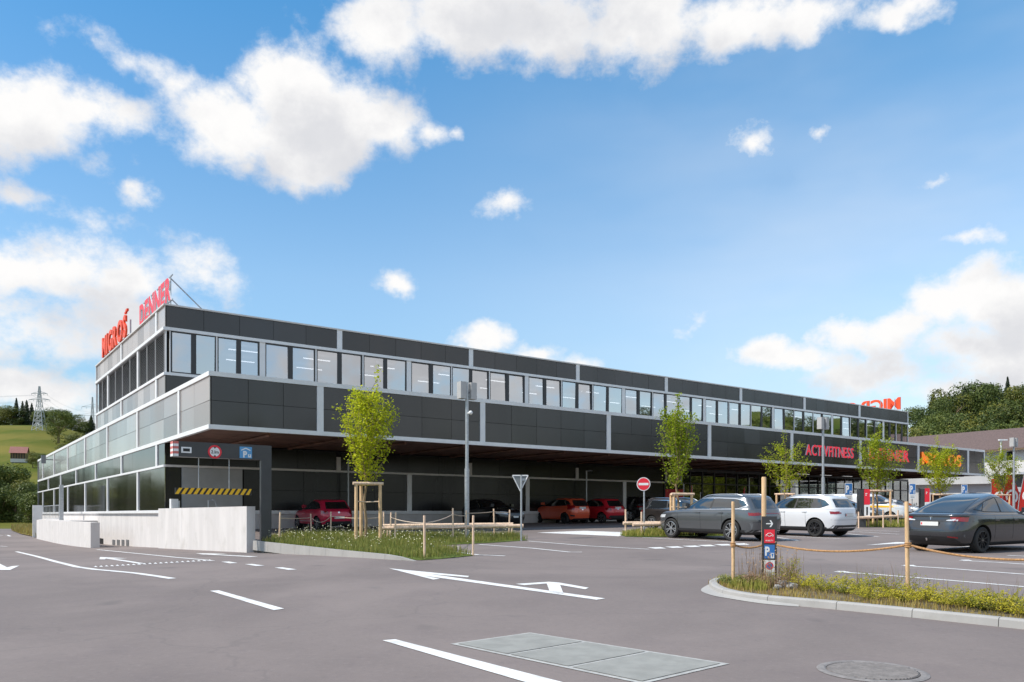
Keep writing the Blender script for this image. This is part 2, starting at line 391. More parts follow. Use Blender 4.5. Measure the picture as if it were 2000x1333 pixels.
# ------------------------------------------------------------------ mesh helpers
class MB:
    def __init__(s): s.v = []; s.f = []; s.mi = []; s.mats = []; s.tint = []
    def slot(s, m):
        if m not in s.mats: s.mats.append(m)
        return s.mats.index(m)
    def quad(s, pts, m, flip=False):
        n = len(s.v); s.v += [tuple(p) for p in pts]
        idx = list(range(n, n + len(pts)))
        s.f.append(idx[::-1] if flip else idx); s.mi.append(s.slot(m))
    def box(s, x0, x1, y0, y1, z0, z1, m):
        n = len(s.v)
        s.v += [(x0, y0, z0), (x1, y0, z0), (x1, y1, z0), (x0, y1, z0), (x0, y0, z1), (x1, y0, z1), (x1, y1, z1), (x0, y1, z1)]
        k = s.slot(m)
        for q in ((0, 3, 2, 1), (4, 5, 6, 7), (0, 1, 5, 4), (1, 2, 6, 5), (2, 3, 7, 6), (3, 0, 4, 7)):
            s.f.append([n + i for i in q]); s.mi.append(k)
    def obox(s, c, ux, uy, hx, hy, z0, z1, m):
        """box with horizontal axes ux, uy round the point c"""
        n = len(s.v); c = Vector(c)
        for z in (z0, z1):
            for a, b in ((-1, -1), (1, -1), (1, 1), (-1, 1)):
                p = Vector((c.x, c.y, 0)) + Vector(ux) * hx * a + Vector(uy) * hy * b
                s.v.append((p.x, p.y, z))
        k = s.slot(m)
        for q in ((0, 3, 2, 1), (4, 5, 6, 7), (0, 1, 5, 4), (1, 2, 6, 5), (2, 3, 7, 6), (3, 0, 4, 7)):
            s.f.append([n + i for i in q]); s.mi.append(k)
    def tube(s, pts, radii, m, seg=8, cap=True):
        pts = [Vector(p) for p in pts]
        if not isinstance(radii, (list, tuple)): radii = [radii] * len(pts)
        k = s.slot(m); base = len(s.v)
        for i, p in enumerate(pts):
            d = (pts[min(i + 1, len(pts) - 1)] - pts[max(i - 1, 0)]).normalized()
            a = d.cross(Vector((0, 0, 1)) if abs(d.z) < .95 else Vector((1, 0, 0))).normalized(); b = d.cross(a)
            for j in range(seg):
                t = 2 * math.pi * j / seg
                s.v.append(tuple(p + (a * math.cos(t) + b * math.sin(t)) * radii[i]))
        for i in range(len(pts) - 1):
            for j in range(seg):
                j2 = (j + 1) % seg
                s.f.append([base + i * seg + j, base + (i + 1) * seg + j, base + (i + 1) * seg + j2, base + i * seg + j2]); s.mi.append(k)
        if cap:
            s.f.append([base + j for j in range(seg)]); s.mi.append(k)
            s.f.append([base + (len(pts) - 1) * seg + j for j in range(seg)][::-1]); s.mi.append(k)
    def build(s, name, parent=None, smooth=False, loc=None):
        me = bpy.data.meshes.new(name)
        me.from_pydata(s.v, [], s.f)
        for m in s.mats: me.materials.append(m)
        me.polygons.foreach_set('material_index', s.mi)
        if smooth: me.polygons.foreach_set('use_smooth', [True] * len(s.f))
        if s.tint:
            at = me.color_attributes.new('tint', 'FLOAT_COLOR', 'POINT')
            at.data.foreach_set('color', [c for t_ in s.tint for c in (t_, t_, t_, 1.0)])
        me.update()
        if smooth: me.set_sharp_from_angle(angle=R(38))
        o = bpy.data.objects.new(name, me); COL.objects.link(o)
        if parent: o.parent = parent
        if loc: o.location = loc
        return o

def link(name, me, parent=None):
    o = bpy.data.objects.new(name, me); COL.objects.link(o)
    if parent: o.parent = parent
    return o
def tag(o, label=None, cat=None, group=None, kind=None):
    if label: o['label'] = label
    if cat: o['category'] = cat
    if group: o['group'] = group
    if kind: o['kind'] = kind
    return o
def thing(name, label, cat, loc=(0, 0, 0), rz=0.0, group=None):
    o = bpy.data.objects.new(name, None); COL.objects.link(o)
    o.location = loc; o.rotation_euler = (0, 0, rz); o.empty_display_size = .3
    return tag(o, label, cat, group)
def copy_tree(o, parent=None):
    c = o.copy(); COL.objects.link(c)
    if parent: c.parent = parent
    for ch in list(o.children): copy_tree(ch, c)
    return c
def unit_box(name, m):
    b = MB(); b.box(-.5, .5, -.5, .5, -.5, .5, m)
    o = b.build(name); me = o.data; bpy.data.objects.remove(o); return me
def place(name, me, parent, c, s, rot=(0, 0, 0)):
    o = link(name, me, parent); o.location = c; o.scale = s; o.rotation_euler = rot; return o

# ------------------------------------------------------------------ layout maths
PHI = math.atan2(1558.0, 2148.0)                  # facade runs this far off the picture plane
U = Vector((math.cos(PHI), math.sin(PHI), 0)); V = Vector((-math.sin(PHI), math.cos(PHI), 0))
C0 = Vector((-15.75, 36.2, 0))                    # corner of the upper storey
def W(a, b, z=0.0): return C0 + U * a + V * b + Vector((0, 0, z))
def AB(x, y):
    d = Vector((x, y, 0)) - C0
    return d.dot(U), d.dot(V)
SPLIT = .5
def plane_z(x, y): return max(-.4, min(.0195 * y, 1.30))
def dip(a, b):
    if a > SPLIT + .001 or b < -22: return 0.0
    t = b + 22
    return .040 * t * t / (t + 3.0)
def ground(x, y):
    a, b = AB(x, y)
    z = plane_z(x, y); d = dip(a, b)
    if d:
        z -= d; lo = -.44
        k = .25
        h = max(0.0, min(1.0, .5 + .5 * (z - lo) / k)); z = lo * (1 - h) + z * h + k * h * (1 - h)
    return z
def at(px, py):
    """point of the ground seen at a pixel of the photograph"""
    dx, dz = (px - CX) / F, (HY - py) / F
    lo, y = 3.0, 3.0
    while y < 200:
        if ZC + dz * y <= ground(dx * y, y): break
        lo = y; y += .25
    hi = y
    for _ in range(30):
        mid = (lo + hi) / 2
        if ZC + dz * mid <= ground(dx * mid, mid): hi = mid
        else: lo = mid
    return Vector((dx * hi, hi, ground(dx * hi, hi)))
def zpx(py, y): return ZC + (HY - py) / F * y
def a_at(px, b):
    r = (px - CX) / F; o = C0 + V * b
    return (r * o.y - o.x) / (U.x - r * U.y)
def b_at(px, a):
    r = (px - CX) / F; o = C0 + U * a
    return (r * o.y - o.x) / (V.x - r * V.y)
def up(p, h): return Vector((p.x, p.y, p.z + h))
# ------------------------------------------------------------------ ground
def smooth(x, a, b):
    t = max(0.0, min(1.0, (x - a) / (b - a))); return t * t * (3 - 2 * t)
def terrain(x, y):
    base = -.62 + 1.75 * smooth(x, 20, 60) * smooth(y, 84, 110)
    l = smooth(y, 220, 650) * (70 - 14 * smooth(x / max(y, 1), -.575, -.52)) * (1 - smooth(x, -120, 0)) * (.22 + .78 * smooth(x / max(y, 1), -.80, -.66))
    r = smooth(y, 140, 330) * 32 * smooth(x, 20, 90)
    r = max(r, smooth(x, 140, 330) * 40 * smooth(y, -60, 20))
    base += 1.75 * smooth(y, 112, 138) * (1 - smooth(x, -30, 0))
    far = smooth(math.hypot(x, y), 700, 1500) * 45
    return base + max(l, r, far)
def axis(lo, hi, near, fine, k=1.25):
    xs = [near]; s = fine; x = near
    while x < hi: x += s; xs.append(min(x, hi)); s *= k
    s = fine; x = near
    while x > lo: x -= s; xs.insert(0, max(x, lo)); s *= k
    return xs
def sheet(name, xs, ys, fn, m, parent=None):
    b = MB(); nx, ny = len(xs), len(ys)
    for y in ys:
        for x in xs: b.v.append(fn(x, y))
    k = b.slot(m)
    for j in range(ny - 1):
        for i in range(nx - 1):
            q = j * nx + i
            b.f.append([q, q + 1, q + nx + 1, q + nx]); b.mi.append(k)
    return b.build(name, parent, smooth=True)
xs = [-1800, -1500, -1200, -1000] + [-900 + 25 * i for i in range(73)] + [1000, 1200, 1500, 1800]
ys = [-1200, -800, -400, -200, -100] + [-50 + 25 * i for i in range(50)] + [1300, 1600, 1900]
tag(sheet('meadow_terrain', xs, ys, lambda x, y: (x, y, terrain(x, y)), M['meadow']), kind='structure')
def absheet(a, b): p = W(a, b); return (p.x, p.y, ground(p.x, p.y))
aa = [-80, -70, -60, -50, -42, -36] + [-32 + i for i in range(32)] + [SPLIT]
bb = [-80 + i for i in range(176)]
road = tag(sheet('access_road', aa, bb, absheet, M['asphalt']), kind='structure')
def pksheet(a, b): p = W(a, b); return (p.x, p.y, plane_z(p.x, p.y))
lot = tag(sheet('parking_lot', [SPLIT] + [2 + 2.0 * i for i in range(34)], [-80 + 2.5 * i for i in range(32)] + [-.2, .2], pksheet, M['asphalt']), kind='structure')
tag(sheet('side_yard', [68, 72, 80, 90, 100, 120, 150], [-80 + 5 * i for i in range(37)], pksheet, M['asphalt']), kind='structure')

def marking(name, pix, parent=None, lift=.006, m='paint'):
    """painted shape: photo outline dropped onto the asphalt, finely enough to follow it"""
    pts = [at(*p) for p in pix]
    return mark_world(name, pts, parent, lift, m)
def mark_world(name, pts, parent=None, lift=.006, m='paint'):
    b = bmesh.new()
    vs = [b.verts.new((p.x, p.y, 0)) for p in pts]
    f = b.faces.new(vs)
    bmesh.ops.triangulate(b, faces=[f])
    for _ in range(3):
        lg = [e for e in b.edges if e.calc_length() > .8]
        if not lg: break
        bmesh.ops.subdivide_edges(b, edges=lg, cuts=1)
        bmesh.ops.triangulate(b, faces=b.faces[:])
    for v in b.verts: v.co.z = ground(v.co.x, v.co.y) + lift
    b.normal_update()
    for f in b.faces:
        if f.normal.z < 0: f.normal_flip()
    me = bpy.data.meshes.new(name); b.to_mesh(me); b.free(); me.materials.append(M[m])
    return link(name, me, parent)
def strip(pix, w):
    """world outline of a painted line of width w along photo points"""
    c = [at(*p) for p in pix]; L, Rr = [], []
    for i, p in enumerate(c):
        d = (c[min(i + 1, len(c) - 1)] - c[max(i - 1, 0)]); d.z = 0; d.normalize()
        n = Vector((-d.y, d.x, 0)) * w / 2
        L.append(p + n); Rr.append(p - n)
    return L + Rr[::-1]
def line(pix, w=.12, parent=None, name='painted_line'): return mark_world(name, strip(pix, w), parent)

# left road: edge line, centre dashes, arrows
line([(32, 1078), (70, 1087), (110, 1098), (150, 1108), (185, 1113), (230, 1117), (270, 1121), (305, 1126), (337, 1131)], .15, road, 'lane_line')
marking('lane_line', [(410, 1155), (427, 1154), (555, 1190), (535, 1193)], road)
marking('lane_line', [(747, 1252), (772, 1250), (1095, 1333), (1140, 1348), (1075, 1345), (1030, 1335)], lot if AB(*at(900, 1290).xy)[0] > SPLIT else road)
marking('direction_arrow', [(-30, 1098), (0, 1102), (14, 1109), (24, 1106.5), (38, 1105.5), (20, 1114), (0, 1114), (-30, 1112)], road)
line([(0, 1067), (14, 1068)], .12, road, 'lane_line')
line([(0, 1047), (14, 1045.5), (20, 1048)], .2, road, 'direction_arrow')
line([(189, 1074), (260, 1081), (340, 1089), (416, 1096)], .12, road, 'lane_line')
for p in (((432, 1098), (447, 1097.6), (464, 1100.4), (449, 1101.2)), ((478, 1102.8), (493, 1102.4), (517, 1105.6), (500, 1106.4)), ((536, 1109.5), (552, 1109), (580, 1113.2), (563, 1114))):
    marking('lane_dash', p, road)
marking('direction_arrow', [(194, 1093), (195.5, 1088.6), (249, 1091.3), (222, 1092), (284, 1101.5), (270, 1101.7), (207, 1091.8), (204, 1093.5)], road)
marking('direction_arrow', [(382, 1081.5), (404, 1081.6), (444, 1082.4), (420, 1083.6), (504, 1087.8), (488, 1088.6), (402, 1083.8), (397, 1083.8)], road)
for i in range(22):                                    # row of teeth: give-way line
    x = 183 + i * 10.6; y = 1107.6 - i * .60
    marking('give_way_tooth', [(x, y + .6), (x + 8, y + 1.0), (x + 4, y - 1.6)], road)
marking('direction_arrow', [(760, 1111), (916, 1126), (914, 1128.5), (842, 1122.5), (1182, 1170), (1165, 1172.5), (826, 1125), (860, 1131.5), (846, 1133)], lot)
marking('direction_arrow', [(1007, 1141.5), (1072, 1137.3), (1093, 1139), (1150, 1149), (1143, 1152), (1094, 1143.5), (1101, 1161.5), (1074, 1157.5), (1068, 1140.8), (1024, 1144)], lot)
# parking bays beside the planted island
line([(862, 1075), (935, 1084.5), (986, 1086.5)], .12, lot)
line([(935, 1064), (1040, 1071.5), (1112, 1079), (1137, 1079)], .12, lot)
line([(1032, 1057.5), (1150, 1067), (1268, 1073.5)], .12, lot)
for x0, y0 in ((1264, 1070.2), (1298, 1068.6), (1332, 1067.1), (1361, 1065.6), (1394, 1064.1), (1428, 1062.7)):
    marking('give_way_tooth', [(x0, y0), (x0 + 26, y0 - .9), (x0 + 38, y0 + 1.8), (x0 + 16, y0 + 2.3)], lot)
line([(1255, 1050.5), (1340, 1055), (1440, 1060)], .12, lot)
line([(950, 1034.5), (1040, 1032.5), (1116, 1030)], .12, lot)
line([(1215, 1034.5), (1255, 1036.5), (1300, 1038)], .12, lot)
marking('direction_arrow', [(1049, 1041), (1140, 1037.4), (1228, 1040.6), (1209, 1048)], lot)
# bays on the right, with their end ticks
for l in (((1526, 1054), (1560, 1057)), ((1536, 1048), (1642, 1053)), ((1655, 1043), (1716, 1049)), ((1660, 1038.5), (1756, 1044)),
          ((1663, 1035.5), (1757, 1038.7)), ((1630, 1117.5), (1700, 1122), (1850, 1134), (2060, 1152)), ((1762, 1105.5), (1850, 1111), (2060, 1127)),
          ((1874, 1095.2), (1960, 1100), (2080, 1108)), ((1968, 1085.5), (2080, 1091)), ((1515, 1050), (1560, 1056))):
    line(l, .12, lot)
for p in (((1634, 1116), (1650, 1116.4), (1661, 1118.6), (1645, 1119)), ((1764, 1104.4), (1784, 1104.4), (1790, 1106.8), (1772, 1107)), ((1876, 1094), (1892, 1094), (1900, 1096.4), (1882, 1096.6))):
    marking('bay_tick', p, lot)
marking('direction_arrow', [(1691, 1065.5), (1752, 1059.4), (1800, 1061), (1828, 1063), (1760, 1062.4)], lot)
line([(1478, 1133), (1560, 1141.5), (1680, 1154), (1800, 1166), (2000, 1187), (2100, 1197)], .12, lot)
line([(1560, 1142.5), (1590, 1147), (1622, 1152)], .10, lot)
line([(1845, 1072), (1905, 1067), (1960, 1063)], .12, lot)
line([(500, 1062), (760, 1052), (900, 1051)], .10, lot)

# steel pit cover with three plates, and the round manhole
cover = thing('pit_cover', 'large rectangular pale steel pit cover of three plates let into the asphalt', 'pit cover')
q0, q1, q2, q3 = at(886, 1259), at(1036, 1237.5), at(1416, 1297.5), at(1253, 1335)
M['cover'] = mat('galvanised_plate', (.285, .280, .255), .8, metal=.0, var=.10, vscale=5, bump=.15, bscale=80)
M['cover_rim'] = mat('plate_rim', (.42, .41, .385), .75, var=.15, vscale=12)
def lerp4(u, v): return q0.lerp(q3, u).lerp(q1.lerp(q2, u), v)
for u0, u1 in ((0, .33), (.33, .66), (.66, 1)):
    e = .010
    pts = [lerp4(u0 + e, .03), lerp4(u1 - e, .03), lerp4(u1 - e, .97), lerp4(u0 + e, .97)]
    mark_world('cover_plate', pts, cover, .010, 'cover')
mark_world('cover_frame', [lerp4(-.012, -.02), lerp4(1.012, -.02), lerp4(1.012, 1.02), lerp4(-.012, 1.02)], cover, .005, 'cover_rim')
mc = at(1703, 1312)
mh = thing('manhole_cover', 'round cast iron manhole cover with ribbed lid in the foreground asphalt', 'manhole cover', mc)
M['iron'] = mat('cast_iron', (.15, .135, .13), .8, metal=.0, var=.2, vscale=18)
M['iron_pale'] = mat('worn_iron', (.225, .205, .195), .8, metal=.0, var=.2, vscale=18)
b = MB(); n = 40
for r0, r1, z0, z1 in ((.44, .41, .004, .012), (.41, .38, .012, .012), (.38, .365, .012, .006)):
    for i in range(n):
        t0, t1 = 2 * math.pi * i / n, 2 * math.pi * (i + 1) / n
        b.quad([(r0 * math.cos(t0), r0 * math.sin(t0), z0), (r0 * math.cos(t1), r0 * math.sin(t1), z0), (r1 * math.cos(t1), r1 * math.sin(t1), z1), (r1 * math.cos(t0), r1 * math.sin(t0), z1)], M['iron_pale'])
rg = b.build('ring', mh); rg.rotation_euler = (R(1.1), 0, 0)
b = MB()
b.quad([(.365 * math.cos(2 * math.pi * i / n), .365 * math.sin(2 * math.pi * i / n), .006) for i in range(n)], M['iron'])
for i in range(-10, 11):
    y = i * .034; h = math.sqrt(max(0, .355 ** 2 - y * y))
    if h > .02: b.box(-h, h, y - .009, y + .009, .004, .013, M['iron_pale'])
lid = b.build('lid', mh); lid.rotation_euler = (R(1.1), 0, R(-62))

# ------------------------------------------------------------------ the long shop building
bld = thing('retail_building', 'long two-storey retail building clad in black panels with white metal bands', 'building', C0, PHI)
def Z(r): return r + ZC
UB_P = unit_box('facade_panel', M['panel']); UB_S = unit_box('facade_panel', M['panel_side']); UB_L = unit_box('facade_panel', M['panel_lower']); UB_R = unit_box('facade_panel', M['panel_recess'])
UB_T = unit_box('trim', M['trim']); UB_W = unit_box('trim', M['trim_warm'])
rng = random.Random(3)
def fbox(name, me, a0, a1, b0, b1, z0, z1, jit=0.0):
    o = place(name, me, bld, ((a0 + a1) / 2, (b0 + b1) / 2, Z((z0 + z1) / 2)), (a1 - a0, b1 - b0, z1 - z0))
    if jit: o.rotation_euler = (rng.gauss(0, jit), 0, rng.gauss(0, jit))
    return o
def bbox(name, m, *args, parent=None):
    """one box (or a list of boxes) in building coordinates as a single part"""
    b = MB()
    for q in args: b.box(q[0], q[1], q[2], q[3], Z(q[4]), Z(q[5]), m)
    return b.build(name, parent or bld)
def runs(lo, hi, cuts, first=0.0):
    c = [lo] + [x for x in cuts if lo + .2 < x < hi - .2] + [hi]
    return list(zip(c[:-1], c[1:]))
def panels_front(b, posts, hw, lo, hi, z0, z1, rows, step=1.61, maxn=None, me=None):
    for s0, s1 in runs(lo, hi, posts):
        s0 += hw if s0 != lo else 0; s1 -= hw if s1 != hi else 0
        n = max(1, round((s1 - s0) / step))
        for i in range(n):
            for r in range(rows):
                a0, a1 = s0 + (s1 - s0) * i / n, s0 + (s1 - s0) * (i + 1) / n
                y0, y1 = z0 + (z1 - z0) * r / rows, z0 + (z1 - z0) * (r + 1) / rows
                fbox('facade_panel', me or UB_P, a0 + .008, a1 - .008, b + .002, b + .03, y0 + .008, y1 - .008, .0035)
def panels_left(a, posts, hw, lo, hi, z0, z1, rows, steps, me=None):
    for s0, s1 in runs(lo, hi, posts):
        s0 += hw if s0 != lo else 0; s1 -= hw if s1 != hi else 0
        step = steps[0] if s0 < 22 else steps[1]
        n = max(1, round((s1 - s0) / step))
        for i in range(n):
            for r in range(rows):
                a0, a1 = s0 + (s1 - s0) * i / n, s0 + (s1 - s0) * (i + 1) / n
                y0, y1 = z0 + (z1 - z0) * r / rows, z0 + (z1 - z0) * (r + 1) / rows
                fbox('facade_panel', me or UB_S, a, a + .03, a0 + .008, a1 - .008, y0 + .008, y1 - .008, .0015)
BF, BL, AR, AU, BU = -7.27, 53.9, 63.7, 65.06, 18.66
mid_posts = [4.4 + 8.05 * k for k in range(8)]
top_posts = [8.45 + 8.07 * k for k in range(7)]
HW = .14
# projecting band over the ground floor
panels_front(BF, mid_posts, HW, .05, AR - .12, 3.42, 5.27, 2)
for p in mid_posts: fbox('trim', UB_T, p - HW, p + HW, BF - .05, BF + .05, 3.42, 5.27)
fbox('trim', UB_T, -.06, AR, BF - .06, BF + .12, 5.27, 5.445)
fbox('trim', UB_T, -.06, AR, BF - .06, BF + .12, 3.25, 3.42)
fbox('trim', UB_T, AR - .12, AR, BF - .05, BF + .05, 3.42, 5.27)
# upper storey, front
panels_front(0, top_posts, HW, .05, AU - .1, 8.50, 9.49, 1)
for p in top_posts: fbox('trim', UB_T, p - HW, p + HW, -.05, .05, 8.50, 9.49)
fbox('trim', UB_W, -.08, AU + .05, -.08, .16, 9.49, 9.56)
fbox('trim', UB_T, -.10, AU, -.12, .10, 8.36, 8.50)
fbox('trim', UB_T, -.06, AU, -.07, .10, 6.33, 6.46)
for i in range(3): fbox('facade_panel', UB_P, .05 + i * 1.6, 1.63 + i * 1.6, 0, .03, 5.46, 6.32, .001)
bbox('lower_cladding', M['panel'], (4.86, AU, 0, .03, 5.46, 6.32))
fbox('trim', UB_T, AU - .1, AU, -.05, .05, 6.46, 9.49)
# window ribbon of the upper storey
win_posts = [4.44 + 8.04 * k for k in range(8)]
for p in win_posts: fbox('trim', UB_T, p - HW, p + HW, -.06, .06, 6.46, 8.36)
pane_cache = {}
def window(a0, a1):
    w_ = a1 - a0; key = round(w_, 1)
    if key not in pane_cache:
        f = MB(); h = 1.90; t = .055; mid = .5 * w_
        f.box(0, w_, -.04, .05, 0, t, M['frame_dark']); f.box(0, w_, -.04, .05, h - t, h, M['frame_dark'])
        f.box(0, t, -.04, .05, t, h - t, M['frame_dark']); f.box(w_ - t, w_, -.04, .05, t, h - t, M['frame_dark'])
        f.box(mid - .11, mid + .11, -.045, .05, t, h - t, M['frame_dark'])
        fo = f.build('window'); fm = fo.data; bpy.data.objects.remove(fo)
        ps = []
        for x0, x1 in ((t, mid - .11), (mid + .11, w_ - t)):
            g_ = MB(); g_.quad([(x0, 0, t), (x1, 0, t), (x1, 0, h - t), (x0, 0, h - t)], M['glass'])
            po = g_.build('pane'); ps.append(po.data); bpy.data.objects.remove(po)
        pane_cache[key] = (fm, ps)
    fm, ps = pane_cache[key]
    o = link('window', fm, bld); o.location = (a0, 0, Z(6.46))
    for pm in ps:
        p = link('pane', pm, o); p.rotation_euler = (rng.gauss(0, .011), 0, rng.gauss(0, .011))
edges = [.25] + win_posts + [AU - .1]
for i in range(len(edges) - 1):
    s0 = edges[i] + (HW if i else 0); s1 = edges[i + 1] - (HW if i < len(edges) - 2 else 0)
    n = max(1, round((s1 - s0) / 2.6))
    for j in range(n):
        a0, a1 = s0 + (s1 - s0) * j / n, s0 + (s1 - s0) * (j + 1) / n
        window(a0 + (.035 if j else 0), a1 - (.035 if j < n - 1 else 0))
        if j: fbox('trim', UB_T, a0 - .033, a0 + .033, -.06, .03, 6.46, 8.36)
fbox('trim', UB_T, .02, .06, -.06, .02, 6.46, 8.36)
fbox('trim', UB_T, .19, .23, -.06, .02, 6.46, 8.36)
# rooms behind the ribbon
bbox('interior_floor', M['int_floor'], (.4, AU - .4, .4, 9.0, 6.28, 6.33))
bbox('interior_ceiling', M['int_ceil'], (.4, AU - .4, .4, 9.0, 8.55, 8.6))
bbox('interior_wall', M['int_wall'], (.4, 40, 9.0, 9.1, 6.33, 8.55), (22, 22.1, 2.5, 9, 6.33, 8.55))
bbox('interior_wall', M['int_yellow'], (40.1, AU - .4, 7.0, 7.1, 6.33, 8.55), (46, 46.3, 1, 7, 6.33, 8.55), (52, 52.3, 1, 7, 6.33, 8.55))
for k in range(16):                                    # lit tubes under the ceiling
    a0 = 3.5 + k * 3.9
    bbox('ceiling_lamp', M['tube'], (a0, a0 + 1.5, 2.2, 2.28, 8.28, 8.32), (a0 + .7, a0 + 2.2, 5.0, 5.08, 8.28, 8.32))
for a0, a1 in ((10.6, 11.9), (15.0, 13.6), (16.6, 18.4), (26.2, 24.6), (27.4, 28.5), (33.2, 31.9), (42.2, 41), (43.6, 45), (50, 49), (56.4, 57.6)):   # timber braces
    b = MB(); b.tube([(a0, .75, Z(8.55)), (a1, .75, Z(6.33))], .14, M['brace'], 4); b.build('timber_brace', bld)
# left gable of the upper storey
lt_posts, lw_posts = [1.6, 10.22], [5.75, 14.42]
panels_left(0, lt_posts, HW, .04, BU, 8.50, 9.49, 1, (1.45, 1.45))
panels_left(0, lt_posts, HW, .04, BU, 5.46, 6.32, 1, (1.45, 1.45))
for p in lt_posts:
    fbox('trim', UB_T, -.05, .05, p - HW, p + HW, 8.50, 9.49); fbox('trim', UB_T, -.05, .05, p - HW, p + HW, 5.46, 6.32)
fbox('trim', UB_W, -.08, .10, .16, BU + .05, 9.49, 9.56)
fbox('trim', UB_T, -.10, .10, .10, BU + .05, 8.36, 8.50)
fbox('trim', UB_T, -.06, .10, .10, BU + .03, 6.33, 6.46)
fbox('trim', UB_T, -.05, .05, BU - .03, BU + .06, 5.46, 9.49)
for p in lw_posts: fbox('trim', UB_T, -.06, .06, p - HW, p + HW, 6.46, 8.36)
blind_cache = {}
def blind(b0, b1):
    k = round(b1 - b0, 2)
    if k not in blind_cache:
        bm_ = MB(); w_ = b1 - b0
        for i in range(24):
            z = i * .079
            bm_.quad([(-.045, 0, z), (-.045, w_, z), (.005, w_, z + .056), (.005, 0, z + .056)], M['blind'])
        bm_.box(-.03, .0, .0, .02, 0, 1.9, M['trim']); bm_.box(-.03, 0, w_ - .02, w_, 0, 1.9, M['trim'])
        o = bm_.build('blind'); blind_cache[k] = o.data; bpy.data.objects.remove(o)
    o = link('blind', blind_cache[k], bld); o.location = (.02, b0, Z(6.46)); tag(o, kind='stuff')
for s0, s1, n in ((.10, 5.61, 3), (5.89, 14.28, 4), (14.56, BU - .05, 2)):
    for i in range(n): blind(s0 + (s1 - s0) * i / n + .02, s0 + (s1 - s0) * (i + 1) / n - .02)
# left flank, lower storeys
L1 = [-2.64] + [5.9 + 8.78 * k for k in range(6)]
L2 = [1.55] + [10.2 + 8.75 * k for k in range(5)]
L3 = [5.85 + 8.78 * k for k in range(6)]
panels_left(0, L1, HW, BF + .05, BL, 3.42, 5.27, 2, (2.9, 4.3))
panels_left(0, L2, HW, .05, BL, 2.26, 3.25, 1, (2.9, 4.3), me=UB_L)
panels_left(0, L3, HW, .05, BL, .19, 2.16, 1, (2.9, 4.3), me=UB_L)
for ps, z0, z1 in ((L1, 3.42, 5.27), (L2, 2.26, 3.25), (L3, .19, 2.16)):
    for p in ps: fbox('trim', UB_T, -.05, .05, p - HW, p + HW, z0, z1)
fbox('trim', UB_T, -.06, .10, BF + .12, BL, 5.27, 5.445)
fbox('trim', UB_T, -.06, .10, BF + .12, BL, 3.25, 3.42)
fbox('trim', UB_T, -.06, .10, .0, BL, 2.16, 2.26)
fbox('trim', UB_T, -.10, .10, -.06, BL, .05, .19)
bbox('end_trim', M['grey_metal'], (-.06, .10, BL, BL + .12, -1.2, 5.44))
# recessed wall under the band
r2, r3 = [.3] + [8.4 + 8.07 * k for k in range(4)], [4.44 + 8.08 * k for k in range(4)]
AG = 32.5
panels_front(0, r2[1:], .12, .05, AG, 2.26, 3.25, 1, step=2.0, me=UB_R)
panels_front(0, r3, HW, 3.55, AG, .19, 2.16, 2, step=2.0, me=UB_R)
fbox('facade_panel', UB_R, .05, .68, 0, .03, .19, 2.16)
for p in r2[1:]: fbox('trim', UB_W, p - .11, p + .11, -.05, .04, 2.26, 2.95)
for p in r3[1:]: fbox('trim', UB_T, p - HW, p + HW, -.05, .05, .19, 2.16)
fbox('trim', UB_W, .0, AG, -.06, .06, 2.16, 2.26)
fbox('trim', UB_T, 3.5, AG, -.10, .06, .02, .19)
# grey sectional door behind the portal
d = bbox('roller_door', M['roof'], (.72, 3.48, -.03, .02, -.9, 2.15))
M['door_grey'] = mat('grey_door', (.36, .37, .37), .5, var=.05)
d.data.materials[0] = M['door_grey']
b = MB()
for k in range(5): b.box(.74, 3.46, -.045, -.03, Z(-.85 + k * .6), Z(-.28 + k * .6), M['door_grey'])
b.build('door_leaf', d)
# plinth and backing walls
bbox('plinth', M['concrete'], (.02, .3, -.02, BL, -3.2, .05))
bbox('plinth', M['concrete'], (3.5, AG, -.02, .3, -2.2, .02))
bbox('backing_wall', M['backing'], (.04, .3, BF + .06, BL - .1, 3.3, 5.40), (.04, .3, .1, BL - .1, .06, 3.3), (.3, AR - .05, BF + .04, BF + .3, 3.3, 5.40),
     (.3, AG, .04, .3, -1, 3.25), (.3, AU, .04, .10, 8.5, 9.5), (.3, AU, .04, .2, 5.3, 6.32), (.04, .3, .2, BU, 8.5, 9.5), (.04, .3, .2, BU, 5.3, 6.4), (.12, .3, .3, BU, 6.4, 8.5),
     (.3, AU, BU - .2, BU, 5.4, 9.5), (AU - .06, AU, .2, BU - .2, 5.4, 9.5))
bbox('backing_wall', M['backing'], (AG, AG + .2, .0, 12, -1, 3.25), (.3, AU, BL - .4, BL - .1, -2, 5.3), (AU - .2, AU, 12, BL - .4, -1, 5.3))
bbox('roof_deck', M['roof'], (.3, AU - .06, .12, BU - .2, 9.3, 9.42))
bbox('roof_deck', M['roof'], (.3, AR - .06, BF + .3, .03, 5.15, 5.27), (.3, AU - .1, BU, BL - .5, 5.15, 5.27))
# timber soffit boards with lamps between them
SOFF = unit_box('soffit_board', M['soffit'])
for i in range(40):
    a0, a1 = .12 + i * 1.585, .12 + (i + 1) * 1.585
    fbox('soffit_board', SOFF, a0 + .02, a1 - .02, BF + .14, -.08, 3.27, 3.31)
for i in range(20):
    b = MB(); a0 = 2.5 + i * 3.1
    b.tube([(a0, BF + .6, Z(3.22)), (a0, -.4, Z(3.22))], .07, M['soffit'], 4); b.build('soffit_joist', bld)
